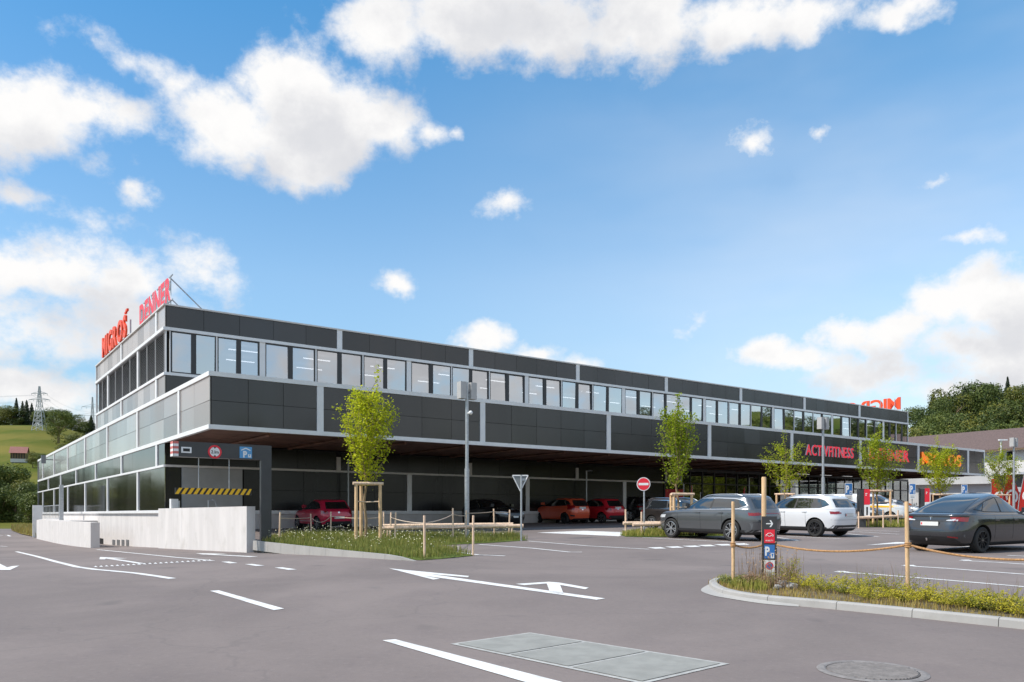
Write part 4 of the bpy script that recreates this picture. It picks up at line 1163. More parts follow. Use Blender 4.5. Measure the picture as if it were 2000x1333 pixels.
# ------------------------------------------------------------------ wooden posts, ropes and rails
def gp(px, py): 
    p = at(px, py)
    return p
def sag(p, q, s_, n=10):
    return [p.lerp(q, i / n) - Vector((0, 0, 4 * s_ * (i / n) * (1 - i / n))) for i in range(n + 1)]
def post_fence(label, posts, ropes, rad, wood, rope, rr=.014):
    root = thing('rope_fence', label, 'fence')
    P = []
    for px, by, ty in posts:
        p = gp(px, by); p.z = plane_z(p.x, p.y); h = (by - ty) / F * p.y; P.append((p, h))
        b = MB(); t = random.Random(px).uniform(-.02, .02)
        b.tube([p - Vector((0, 0, .1)), p + Vector((t, 0, h * .5)), p + Vector((t * 1.8, 0, h - .02)), p + Vector((t * 1.8, 0, h))], [rad, rad * .97, rad * .93, rad * .8], M[wood], 10)
        b.build('post', root, smooth=True)
    for i, j, fr, s_ in ropes:
        a = P[i][0] + Vector((0, 0, P[i][1] * fr)); c = P[j][0] + Vector((0, 0, P[j][1] * fr))
        b = MB(); b.tube(sag(a, c, s_, 14), rr, M[rope], 6); b.build('rope', root, smooth=True)
    return root, P
post_fence('rope fence of three thin posts on the left end of the flowering island', [(545.5, 1056, 1001), (608, 1041, 1004), (646, 1044, 1000), (705, 1052, 1003), (750, 1050, 1000)],
           [(0, 1, .8, .03), (1, 2, .8, .22), (2, 3, .8, .02), (3, 4, .8, .02)], .031, 'wood_pale', 'rope_pale')
post_fence('rope fence of thin posts on the right half of the flowering island', [(762, 1053, 1001), (771, 1057, 1001), (829.5, 1092, 1007), (885, 1057, 993), (910, 1055, 997), (924, 1085, 1007), (966, 1050, 994), (994, 1048, 996)],
           [(0, 2, .82, .05), (2, 3, .82, .05), (2, 5, .75, .05), (3, 4, .82, .03), (4, 6, .9, .02), (6, 7, .9, .02)], .031, 'wood_pale', 'rope_pale')
fen, FP = post_fence('foreground rope fence with thin posts in the shrub island', [(1432, 1141, 980), (1773.5, 1170, 980), (2140, 1200, 985)], [], .030, 'wood', 'rope')
pil_p = at(1502.5, 1141); pil_p.z = plane_z(pil_p.x, pil_p.y)
b = MB(); A_ = FP[0][0] + Vector((0, 0, FP[0][1] * .48)); K_ = Vector((pil_p.x, pil_p.y + .10, pil_p.z + .70)); B_ = FP[1][0] + Vector((0, 0, FP[1][1] * .555)); C_ = FP[2][0] + Vector((0, 0, .75))
b.tube(sag(A_, K_, .07, 12), .017, M['rope'], 7); b.tube(sag(K_, B_, .12, 18), .017, M['rope'], 7); b.tube(sag(B_, C_, .13, 18), .017, M['rope'], 7)
for p in (A_, B_):
    for k in range(3):
        b.tube([p + Vector((.036 * math.cos(t * .7), .036 * math.sin(t * .7), -.03 + k * .026)) for t in range(10)], .015, M['rope'], 6)
b.build('rope', fen, smooth=True)
sp_ = at(1492, 1137.5); sp_.z = plane_z(sp_.x, sp_.y); hh = (1137.5 - 932) / F * sp_.y
b = MB(); b.tube([sp_, sp_ + Vector((0, 0, hh - .02)), sp_ + Vector((0, 0, hh))], [.043, .041, .036], M['wood'], 12)
tag(b.build('wooden_stake', smooth=True), 'tall thick wooden stake standing right behind the black sign pillar', 'stake')
def log_rail(label, segs, posts):
    root = thing('log_barrier', label, 'barrier')
    for p0, p1, y0, y1 in segs:            # ends as (px, py) at a given depth
        q = [Vector(((p[0] - CX) / F * y, y, zpx(p[1], y))) for p, y in ((p0, y0), (p1, y1))]
        b = MB(); b.tube(q, .07, M['wood_pale'], 10); b.build('rail', root, smooth=True)
    for px, by, ty in posts:
        p = gp(px, by); p.z = plane_z(p.x, p.y); h = (by - ty) / F * p.y
        b = MB(); b.tube([p, p + Vector((0, 0, h))], .035, M['wood_pale'], 10); b.build('post', root, smooth=True)
log_rail('long horizontal log barrier across the back of the flowering island', [((745, 1032.5), (1022, 1027.5), 28.0, 28.6), ((748, 1027.5), (1002, 1024.5), 29.4, 29.8)], [(757, 1052, 1027), (1000, 1049, 1024)])
log_rail('short log barrier on the small grass island in front of the dark grey car', [((1217, 1022.3), (1368, 1021), 32.2, 32.4), ((1236, 1025.2), (1370, 1022.5), 30.6, 31.0)], [(1222, 1045, 995), (1253, 1048, 1000)])
log_rail('log barrier beside the charging column on the far grass island', [((1672, 1012), (1762, 1008), 40.5, 41.2)], [(1677, 1032, 1000), (1725, 1031, 996), (1754, 1030, 997)])

# ------------------------------------------------------------------ young trees in stake frames
def sapling_meshes(seed, h, crown0, wid, nbr, leaves, spread=.55, leaf=.085):
    rr = random.Random(seed); T = MB(); L = MB(); B_ = MB(); k = L.slot(M['leaf_young'])
    tr = [Vector((rr.gauss(0, .02) * i, rr.gauss(0, .02) * i, h * .93 * i / 8)) for i in range(9)]; tr[0] = Vector((0, 0, -.1))
    T.tube(tr, [.055 - .0055 * i for i in range(9)], M['bark_young'], 8)
    ctr = crown0 + (h - crown0) * .42
    def leafat(c, rad):
        for _ in range(leaves):
            p = c + Vector((rr.gauss(0, rad), rr.gauss(0, rad), rr.gauss(0, rad * .9)))
            u_ = Vector((rr.gauss(0, 1), rr.gauss(0, 1), rr.gauss(-.3, .7))).normalized(); s_ = leaf * rr.uniform(.6, 1.25); v_ = u_.cross(Vector((rr.gauss(0, .5), rr.gauss(0, .5), 1))).normalized()
            base = len(L.v); L.v += [tuple(p - u_ * s_ * .5), tuple(p + v_ * s_ * .42), tuple(p + u_ * s_ * .55), tuple(p - v_ * s_ * .42)]
            t_ = max(0, min(1, rr.gauss(.5, .28))); L.tint += [t_] * 4; L.f.append([base, base + 1, base + 2, base + 3]); L.mi.append(k)
    for i in range(nbr):
        f = i / (nbr - 1); z0 = crown0 + (h * .86 - crown0) * f ** 1.1 * .9; a = i * 2.4 + rr.uniform(-.5, .5)
        prof = math.sin(math.pi * min(1, (.16 + .80 * f) ** .80)) ** .7
        Lr = wid * (.35 + .75 * prof) * rr.uniform(.75, 1.15); rise = (h - z0) * rr.uniform(.28, .62) * (.5 + .6 * (1 - f)) * spread * 1.6 + .25
        z = max(0, min(8, z0 / (h * .93) * 8)); o = tr[int(z)].lerp(tr[min(8, int(z) + 1)], z - int(z)); pts = []
        for q in range(7):
            t = q / 6; rad = Lr * (t ** .8); pts.append(o + Vector((math.cos(a) * rad + rr.gauss(0, .025), math.sin(a) * rad + rr.gauss(0, .025), rise * (t ** 1.5))))
        B_.tube(pts, [.016, .014, .012, .010, .008, .006, .004], M['bark_young'], 5)
        for q in range(1, 7):
            leafat(pts[q - 1].lerp(pts[q], rr.random()), .11 + .02 * (q < 5)); leafat(pts[q], .085)
    for q in range(8):
        leafat(Vector((tr[8].x, tr[8].y, h * .80 + h * .23 * q / 8)), .07)
    to = T.build('trunk', smooth=True); bo = B_.build('branches', smooth=True); lo = L.build('crown')
    r_ = (to.data, bo.data, lo.data)
    for o in (to, bo, lo): bpy.data.objects.remove(o)
    return r_
def young_tree(label, p, rz, meshes, sc=1.0):
    t = thing('young_tree', label, 'tree', p, rz, None); t.scale = (sc, sc, sc)
    link('trunk', meshes[0], t); br = link('branches', meshes[1], t); link('crown', meshes[2], t); return t
SV = [sapling_meshes(11, 5.95, 1.95, .88, 44, 13), sapling_meshes(12, 5.6, 1.9, .68, 36, 12, .7), sapling_meshes(13, 5.2, 1.75, 1.25, 22, 11, .55), sapling_meshes(14, 5.3, 1.8, 1.05, 34, 13, .5), sapling_meshes(15, 5.2, 1.7, 1.1, 38, 14, .45), sapling_meshes(16, 5.3, 1.8, 1.2, 28, 13, .6)]
def plane_at(px, y): return Vector(((px - CX) / F * y, y, plane_z(0, y)))
trees = [(714, 27.3, 0, 1.0, 'young green tree at the flowering island, in front of the red hatchback'),
         (1325, 32.0, 1, 1.02, 'narrow young tree with pointed crown left of the dark grey car roof'),
         (1535, 45.5, 2, 1.0, 'open vase-shaped young tree behind the white sport utility car'),
         (1713, 41.5, 3, 1.0, 'young tree in front of the red lettering beside the charging column'),
         (1838, 50.0, 4, 1.03, 'round young tree covering part of the orange letters on the band'),
         (1952, 57.0, 5, 1.03, 'young tree at the far right beside the red flags')]
TP = []
for i, (px, y, k, sc, lab) in enumerate(trees):
    p = plane_at(px, y); TP.append(p); young_tree(lab, p, 1.1 * i, SV[k], sc)
def stake_frame(label, p, h, rz, w_=.62):
    t = thing('tree_stake_frame', label, 'tree support', p, rz)
    for x, y in ((-w_, -.36), (w_, -.36), (0, .62)):
        b = MB(); b.tube([(x, y, -.1), (x * .98, y, h - .03), (x * .98, y, h)], [.058, .054, .048], M['wood'], 10); b.build('stake', t, smooth=True)
    for q0_, q1_ in (((-w_ - .1, -.36), (w_ + .1, -.36)), ((-w_, -.36), (0, .62)), ((w_, -.36), (0, .62))):
        b = MB(); b.tube([(q0_[0], q0_[1], h + .02), (q1_[0], q1_[1], h + .02)], .052, M['wood_pale'], 10); b.build('top_rail', t, smooth=True)
    b = MB()
    for x in (-w_, w_): b.tube([(x, -.36, h * .70), (0, -.02, h * .70 - .02)], .022, M['rope_pale'], 6)
    b.tube([(0, .62, h * .70), (0, .05, h * .70)], .022, M['rope_pale'], 6); b.build('tie', t, smooth=True)
    return t
hts = (1.95, 1.62, 1.70, 1.85, 1.7, 1.7)
sl_ = ('round the tree on the flowering island', 'round the narrow tree by the dark grey car', 'round the open tree behind the white car', 'round the tree beside the charging column', 'round the round tree in front of the orange letters', 'round the tree at the far right by the flags')
for i, p in enumerate(TP): stake_frame('three wooden stakes with top rails ' + sl_[i], p, hts[i], math.atan2(p.y, p.x) - math.pi / 2 + (.25, .5, -.2, .3, .1, .6)[i], (.42, .40, .45, .55, .5, .5)[i])

# ------------------------------------------------------------------ lamp posts and signs
M['lamp_grey'] = mat('lamp_housing', (.47, .46, .45), .5, metal=.1, var=.06)
def lamp_post(label, px, y, h, heads=2, cam_=False):
    p = plane_at(px, y); t = thing('lamp_post', label, 'lamp post', p, PHI)
    b = MB(); b.tube([(0, 0, -.1), (0, 0, h * .45), (0, 0, h * .451), (0, 0, h)], [.085, .085, .062, .06], M['steel'], 12); b.build('pole', t, smooth=True)
    for sx_ in (-1, 1):
        b = MB(); b.tube([(0, 0, h - .38), (sx_ * .16, 0, h - .38)], .03, M['grey_metal'], 6)
        b.box(min(sx_ * .10, sx_ * .34), max(sx_ * .10, sx_ * .34), -.13, .13, h - .62, h - .02, M['lamp_grey'])
        b.build('floodlight_head', t)
    if cam_:
        b = MB(); b.tube([(0, -.07, h * .80), (0, -.24, h * .80)], .03, M['white'], 8); s_ = bmesh.new(); b.build('camera_arm', t, smooth=True)
        bmesh.ops.create_uvsphere(s_, u_segments=14, v_segments=10, radius=.075); me = bpy.data.meshes.new('dome_camera'); s_.to_mesh(me); s_.free(); me.materials.append(M['white'])
        me.polygons.foreach_set('use_smooth', [True] * len(me.polygons)); o = link('dome_camera', me, t); o.location = (0, -.24, h * .80)
    return t
lamp_post('tall lamp post with twin boxes and white camera dome beside the flowering island', 912, 28.6, 5.65, cam_=True)
lamp_post('tall lamp post with twin boxes in front of the fitness lettering', 1607.5, 41.0, 5.65)
lamp_post('tall lamp post with twin boxes at the far right behind the red flags', 1980, 54.0, 5.6)
p = plane_at(1955, 74); t = thing('street_lamp', 'slim white street lamp in front of the white house', 'street lamp', p)
b = MB(); b.tube([(0, 0, 0), (0, 0, 7.0)], [.08, .06], M['white'], 8); b.build('pole', t, smooth=True)
b = MB(); b.box(-.2, .55, -.12, .12, 7.0, 7.12, M['white']); b.build('lamp_head', t)
ys_ = at(1018, 1057); ys_.z = plane_z(0, ys_.y)
t = thing('yield_sign', 'triangular yield sign seen from its grey back on a steel pole', 'road sign', ys_)
hS = (1057 - 928) / F * ys_.y
b = MB(); b.tube([(0, 0, -.1), (0, 0, hS)], .035, M['steel'], 10); b.build('pole', t, smooth=True)
b = MB(); c0, c1, c2 = Vector((-.30, .05, hS - .02)), Vector((.24, .05, hS - .02)), Vector((-.03, .05, hS - .56))
M['sign_back'] = mat('sign_back', (.22, .235, .24), .5, metal=.3)
b.quad([c0, c1, c2], M['sign_back'], flip=True); b.quad([v + Vector((0, .01, 0)) for v in (c0, c1, c2)], M['white'])
b.build('sign_plate', t)
b = MB()
for a_, c_ in ((c0, c1), (c1, c2), (c2, c0)): b.tube([a_, c_], .022, M['trim'], 6)
b.build('sign_rim', t, smooth=True)
b = MB(); b.box(-.01, .12, .0, .05, hS - .20, hS - .12, M['steel']); b.build('clamp', t)
ne = at(1258, 1047.5); ne.z = plane_z(0, ne.y); hN = (1047.5 - 946) / F * ne.y
t = thing('no_entry_sign', 'round red no entry sign with white bar on a steel pole', 'road sign', ne, R(-12))
b = MB(); b.tube([(0, 0, -.1), (0, 0, hN + .2)], .033, M['steel'], 10); b.build('pole', t, smooth=True)
b = MB(); disc(b, -.02, hN, -.045, .262, M['white']); disc(b, -.02, hN, -.049, .235, M['red']); disc(b, -.02, hN, -.040, .265, M['steel'])
for q in ((-.205, .165),): b.quad([(-.02 - .19, -.053, hN - .045), (-.02 + .19, -.053, hN - .045), (-.02 + .19, -.053, hN + .045), (-.02 - .19, -.053, hN + .045)], M['white'])
b.build('sign_plate', t)
def p_sign(label, px, y, top, h, wd):
    p = plane_at(px, y); t = thing('parking_sign', label, 'parking sign', p, R(-8)); z1 = zpx(top, y) - p.z; z0 = z1 - h
    b = MB(); b.tube([(0, 0, -.1), (0, 0, z1 - .05)], .03, M['steel'], 8); b.build('pole', t, smooth=True)
    b = MB(); b.box(-wd / 2, wd / 2, -.06, -.035, z0, z1, M['white']); b.quad([(-wd * .44, -.063, z0 + h * .32), (wd * .44, -.063, z0 + h * .32), (wd * .44, -.063, z1 - h * .03), (-wd * .44, -.063, z1 - h * .03)], M['blue'])
    b.quad([(wd * .12, -.066, z0 + h * .36), (wd * .38, -.066, z0 + h * .36), (wd * .38, -.066, z0 + h * .54), (wd * .12, -.066, z0 + h * .54)], M['white'])
    b.quad([(wd * .18, -.068, z0 + h * .40), (wd * .32, -.068, z0 + h * .40), (wd * .32, -.068, z0 + h * .50), (wd * .18, -.068, z0 + h * .50)], M['blue'])
    for k in range(2): b.quad([(-wd * .3, -.064, z0 + h * (.07 + .1 * k)), (wd * .3, -.064, z0 + h * (.07 + .1 * k)), (wd * .3, -.064, z0 + h * (.10 + .1 * k)), (-wd * .3, -.064, z0 + h * (.10 + .1 * k))], M['grey_metal'])
    o = b.build('sign_plate', t); letters(t, 'P', wd * .42, h * .42, .004, M['white'], M['white'], 'letter_p', .045, base=(-wd * .36, -.062, z0 + h * .45), merge=True)
p_sign('blue and white parking sign above the white car tail', 1657, 43.0, 944, .92, .40)
p_sign('blue and white parking sign left of the second red charging column', 1781.5, 50.0, 945, .96, .38)
p_sign('blue and white parking sign just above the driving dark grey car', 1883, 56, 947, .96, .40)
# black sign pillar in the shrub island
t = thing('sign_pillar', 'black sign pillar with white arrow, red car sharing panel and blue parking panel', 'sign pillar', pil_p, R(-14))
hP = (1141 - 1009) / F * pil_p.y; wP = .245
b = MB(); b.box(-wP / 2, wP / 2, -.05, .05, -.05, hP, M['anthracite']); b.build('column', t)
yy = -.053
def plate(name, z0, z1, m, w0=-.085, w1=.085):
    b = MB(); b.box(w0, w1, -.056, -.0505, z0, z1, M[m]); return b.build(name, t)
zt = hP
b = MB(); az_ = zt - .125
b.quad([(-.055, -.0535, az_ - .009), (.05, -.0535, az_ - .009), (.05, -.0535, az_ + .009), (-.055, -.0535, az_ + .009)], M['white'])
for sg in (1, -1): b.quad([(.06, -.0537, az_), (.035, -.0537, az_), (-.0, -.0537, az_ + sg * .058), (.025, -.0537, az_ + sg * .058)], M['white'], flip=(sg > 0))
b.build('arrow', t)
r_ = plate('car_sharing_panel', zt - .455, zt - .225, 'red')
b = MB(); zc = zt - .32                                            # line drawing of a car
pts = [(-.062, -.02), (-.058, .0), (-.04, .012), (-.02, .03), (.02, .034), (.045, .012), (.06, -.0), (.062, -.02)]
b.tube([(x, -.058, zc + z) for x, z in pts], .0045, M['white'], 5)
for cx_ in (-.034, .034):
    b.tube([(cx_ + .015 * math.cos(R(180 - a * 20)), -.058, zc - .02 + .015 * math.sin(R(180 - a * 20))) for a in range(10)], .004, M['white'], 5)
b.tube([(-.018, -.058, zc - .02), (.018, -.058, zc - .02)], .004, M['white'], 5)
b.build('car_symbol', t)
letters(t, 'MOBILITY', .125, .024, .003, M['white'], M['white'], 'panel_text', .01, base=(-.0625, -.0558, zt - .425), merge=True)
plate('parking_panel', zt - .72, zt - .485, 'blue')
letters(t, 'P', .075, .15, .003, M['white'], M['white'], 'letter_p', .04, base=(-.072, -.0558, zt - .665), merge=True)
b = MB(); b.box(.02, .074, -.059, -.0562, zt - .715, zt - .625, M['white']); b.quad([(.03, -.0605, zt - .635), (.064, -.0605, zt - .635), (.05, -.0605, zt - .70), (.044, -.0605, zt - .70)], M['blue'], flip=True); b.build('disc_symbol', t)
plate('no_parking_panel', zt - 1.08, zt - .745, 'white')
b = MB(); zc = zt - .845; disc(b, 0, zc, -.0575, .066, M['red']); disc(b, 0, zc, -.0585, .050, M['blue'])
b.quad([(-.041, -.0595, zc + .029), (-.029, -.0595, zc + .041), (.041, -.0595, zc - .029), (.029, -.0595, zc - .041)], M['red'], flip=True); b.build('no_parking_disc', t)
b = MB()
for k in range(3): b.box(-.06, .06, -.0575, -.0562, zt - .97 - k * .035, zt - .958 - k * .035, M['grey_metal'])
b.build('panel_text', t)
# charging columns
def charger(label, px, y, top, small=False):
    p = plane_at(px, y); h = zpx(top, y) - p.z; t = thing('charging_column', label, 'charging column', p, R(-14))
    b = MB(); b.box(-.26, .06, -.15, .25, -.05, h, M['anthracite']); b.build('body', t)
    b = MB(); b.box(-.03, .24, -.19, -.152, h * .60, h + .02, M['red']); b.box(.06, .24, -.152, .2, h * .60, h + .02, M['red']); b.build('red_cover', t)
    b = MB(); b.box(.02, .11, -.195, -.191, h * .88, h * .905, M['white']); b.box(.02, .08, -.195, -.191, h * .84, h * .86, M['white']); b.build('cover_print', t)
    b = MB(); b.box(-.03, .24, -.19, -.152, h * .24, h * .595, M['white']); b.box(.06, .24, -.152, .2, h * .24, h * .595, M['white']); b.build('white_cover', t)
    b = MB(); b.box(.06, .14, -.195, -.191, h * .32, h * .54, M['black']); b.build('screen', t)
    b = MB(); b.tube([(-.34, -.1, 0), (-.34, -.1, h * 1.02)], .035, M['anthracite'], 8); b.build('cable_pole', t, smooth=True)
    b = MB(); b.tube([(-.2, -.16, h * .5), (-.24, -.3, h * .25), (-.1, -.3, h * .16), (.0, -.2, h * .3)], .022, M['black'], 6); b.build('cable', t, smooth=True)
charger('red and white charging column on the far grass island beside the white car', 1688, 41.0, 957)
charger('second red and black charging column partly hidden behind the driving dark grey car', 1806, 50.0, 955)
# ------------------------------------------------------------------ cars
SUVR = [(.22, -2.0, 2.0, .78), (.30, -2.12, 2.13, .87), (.5, -2.17, 2.195, .90), (.7, -2.195, 2.19, .915), (.86, -2.17, 2.14, .915), (.97, -2.14, 1.98, .905), (1.03, -2.12, 1.55, .885), (1.08, -2.10, 1.15, .87),
        (1.13, -2.06, .98, .84), (1.27, -1.96, .74, .79), (1.4, -1.86, .5, .74), (1.5, -1.80, .26, .695), (1.56, -1.68, -.02, .62), (1.59, -1.35, -.2, .5), (1.61, -.9, -.4, .25)]
HATR = [(.19, -1.78, 1.8, .72), (.27, -1.92, 1.92, .82), (.45, -1.97, 2.0, .855), (.62, -2.0, 1.985, .868), (.76, -1.98, 1.9, .868), (.86, -1.95, 1.68, .855), (.92, -1.92, 1.3, .84), (.965, -1.88, 1.05, .815),
        (1.0, -1.84, .92, .79), (1.13, -1.70, .62, .74), (1.26, -1.57, .32, .69), (1.36, -1.49, .08, .645), (1.42, -1.38, -.15, .58), (1.455, -1.1, -.35, .45), (1.48, -.7, -.5, .22)]
MPVR = [(.2, -1.8, 1.8, .70), (.28, -1.92, 1.92, .80), (.45, -1.98, 2.0, .83), (.65, -2.0, 1.98, .845), (.82, -1.98, 1.88, .84), (.92, -1.955, 1.62, .83), (.98, -1.93, 1.38, .81), (1.02, -1.91, 1.22, .80),
        (1.06, -1.88, 1.1, .775), (1.18, -1.79, .74, .73), (1.31, -1.68, .36, .68), (1.41, -1.60, .05, .64), (1.47, -1.48, -.15, .57), (1.505, -1.2, -.35, .45), (1.53, -.7, -.5, .22)]
FASR = [(.18, -2.0, 2.1, .80), (.25, -2.20, 2.26, .90), (.40, -2.33, 2.34, .945), (.56, -2.375, 2.375, .957), (.72, -2.34, 2.35, .960), (.86, -2.29, 2.22, .955), (.95, -2.27, 1.95, .94), (1.01, -2.27, 1.6, .92),
        (1.045, -2.22, 1.28, .90), (1.09, -2.02, 1.08, .865), (1.22, -1.66, .76, .81), (1.36, -1.24, .45, .75), (1.47, -.86, .18, .69), (1.55, -.52, -.02, .61), (1.60, -.25, -.12, .45), (1.622, -.2, -.16, .2)]
VANR = [(.22, -2.1, 2.05, .80), (.30, -2.22, 2.2, .88), (.5, -2.25, 2.25, .905), (.75, -2.25, 2.22, .915), (.95, -2.24, 2.1, .915), (1.06, -2.23, 1.85, .91), (1.12, -2.23, 1.55, .90), (1.17, -2.22, 1.35, .885),
        (1.22, -2.22, 1.25, .87), (1.4, -2.2, .95, .845), (1.58, -2.18, .66, .815), (1.70, -2.15, .42, .77), (1.77, -2.1, .2, .70), (1.80, -1.9, -.0, .55), (1.82, -1.2, -.3, .25)]
def ring_at(R_, z):
    for a, b in zip(R_[:-1], R_[1:]):
        if a[0] <= z <= b[0]:
            t = (z - a[0]) / (b[0] - a[0]); return [x + (y - x) * t for x, y in zip(a, b)]
    return list(R_[-1] if z > R_[-1][0] else R_[0])
def catv(R_, n):
    out = []
    for i in range(len(R_) - 1):
        p0, p1, p2, p3 = R_[max(i - 1, 0)], R_[i], R_[i + 1], R_[min(i + 2, len(R_) - 1)]
        for k in range(n):
            t = k / n; out.append(tuple(.5 * (2 * b + (-a + c) * t + (2 * a - 5 * b + 4 * c - d) * t * t + (-a + 3 * b - 3 * c + d) * t ** 3) for a, b, c, d in zip(p0, p1, p2, p3)))
    out.append(tuple(R_[-1])); return out
def car_shell(R_, axles, wr, paint_m, lower_m, sill, nseg=88):
    b = MB(); rings = catv(R_, 4); belt = R_[8][0]
    for z, xr, xf, w_ in rings:
        xc, hx = (xr + xf) / 2, (xf - xr) / 2
        gh = smooth(z, belt - .1, belt + .15); nf, nr = 4.6 - .6 * gh, 5.2 + 1.0 * gh
        for j in range(nseg):
            t = 2 * math.pi * (j + .5) / nseg; c, s_ = math.cos(t), math.sin(t); n = nf if c > 0 else nr
            k_ = 2 / n
            x = xc + hx * math.copysign(abs(c) ** k_, c); y = w_ * math.copysign(abs(s_) ** k_, s_)
            b.v.append((x, y, z))
    km = b.slot(paint_m); kl = b.slot(lower_m); b.slot(M['well'])
    for i in range(len(rings) - 1):
        kk = kl if (rings[i][0] + rings[i + 1][0]) / 2 < sill else km
        for j in range(nseg):
            j2 = (j + 1) % nseg; b.f.append([i * nseg + j, i * nseg + j2, (i + 1) * nseg + j2, (i + 1) * nseg + j]); b.mi.append(kk)
    b.f.append(list(range(nseg))[::-1]); b.mi.append(kl); b.f.append([(len(rings) - 1) * nseg + j for j in range(nseg)]); b.mi.append(km)
    o = b.build('body', smooth=True)
    bvh = BVHTree.FromPolygons([Vector(v) for v in b.v], b.f)
    c = MB()
    for ax in axles:
        for sd in (-1, 1):
            n = 28; base = len(c.v); y0, y1 = sd * .52, sd * 1.2
            for y in (y0, y1):
                for j in range(n): c.v.append((ax + (wr + .055) * math.cos(2 * math.pi * j / n), y, wr + .01 + (wr + .055) * math.sin(2 * math.pi * j / n)))
            for j in range(n):
                j2 = (j + 1) % n; q = [base + j, base + j2, base + n + j2, base + n + j]; c.f.append(q if sd < 0 else q[::-1]); c.mi.append(c.slot(M['well']))
            e0, e1 = [base + j for j in range(n)], [base + n + j for j in range(n)]
            c.f.append(e0[::-1] if sd < 0 else e0); c.mi.append(0); c.f.append(e1 if sd < 0 else e1[::-1]); c.mi.append(0)
    co = c.build('cutter')
    bm_ = bmesh.new(); bm_.from_mesh(co.data); bmesh.ops.recalc_face_normals(bm_, faces=bm_.faces[:]); bm_.to_mesh(co.data); bm_.free()
    bm_ = bmesh.new(); bm_.from_mesh(o.data); bmesh.ops.recalc_face_normals(bm_, faces=bm_.faces[:]); bm_.to_mesh(o.data); bm_.free()
    md = o.modifiers.new('arches', 'BOOLEAN'); md.operation = 'DIFFERENCE'; md.object = co; md.solver = 'EXACT'
    try: md.material_mode = 'TRANSFER'
    except Exception: pass
    dg = bpy.context.evaluated_depsgraph_get(); dg.update()
    me = bpy.data.meshes.new_from_object(o.evaluated_get(dg)); o.modifiers.clear(); o.data = me
    bpy.data.objects.remove(co)
    me.polygons.foreach_set('use_smooth', [True] * len(me.polygons)); me.set_sharp_from_angle(angle=R(32))
    return o, bvh
class Patch:
    """patches laid on the car body by dropping a grid on it from one side"""
    def __init__(s, bvh): s.bvh = bvh
    def hit(s, view, u_, v_, off):
        if view == 'L': o, d = Vector((u_, 3, v_)), Vector((0, -1, 0))
        elif view == 'R': o, d = Vector((u_, -3, v_)), Vector((0, 1, 0))
        elif view == 'B': o, d = Vector((-5, u_, v_)), Vector((1, 0, 0))
        elif view == 'F': o, d = Vector((5, u_, v_)), Vector((-1, 0, 0))
        else: o, d = Vector((u_, v_, 5)), Vector((0, 0, -1))
        h, n, i, _ = s.bvh.ray_cast(o, d)
        if h is None: return None
        if n.dot(d) > 0: n = -n
        return h + n * off
    def add(s, mb, view, low, upp, m, nu=12, nv=5, off=.004):
        def pl(P, t):
            t *= len(P) - 1; i = min(int(t), len(P) - 2); f = t - i
            return (P[i][0] + (P[i + 1][0] - P[i][0]) * f, P[i][1] + (P[i + 1][1] - P[i][1]) * f)
        gr = []
        for j in range(nv + 1):
            row = []
            for i in range(nu + 1):
                a, b = pl(low, i / nu), pl(upp, i / nu); t = j / nv
                h = s.hit(view, a[0] + (b[0] - a[0]) * t, a[1] + (b[1] - a[1]) * t, off)
                if h is None: row.append(None)
                else: mb.v.append(tuple(h)); row.append(len(mb.v) - 1)
            gr.append(row)
        k = mb.slot(m)
        for j in range(nv):
            for i in range(nu):
                q = [gr[j][i], gr[j][i + 1], gr[j + 1][i + 1], gr[j + 1][i]]
                if None not in q: mb.f.append(q if view in ('R', 'F', 'T') and view != 'F' else q[::-1]); mb.mi.append(k)
WHEELS = {}
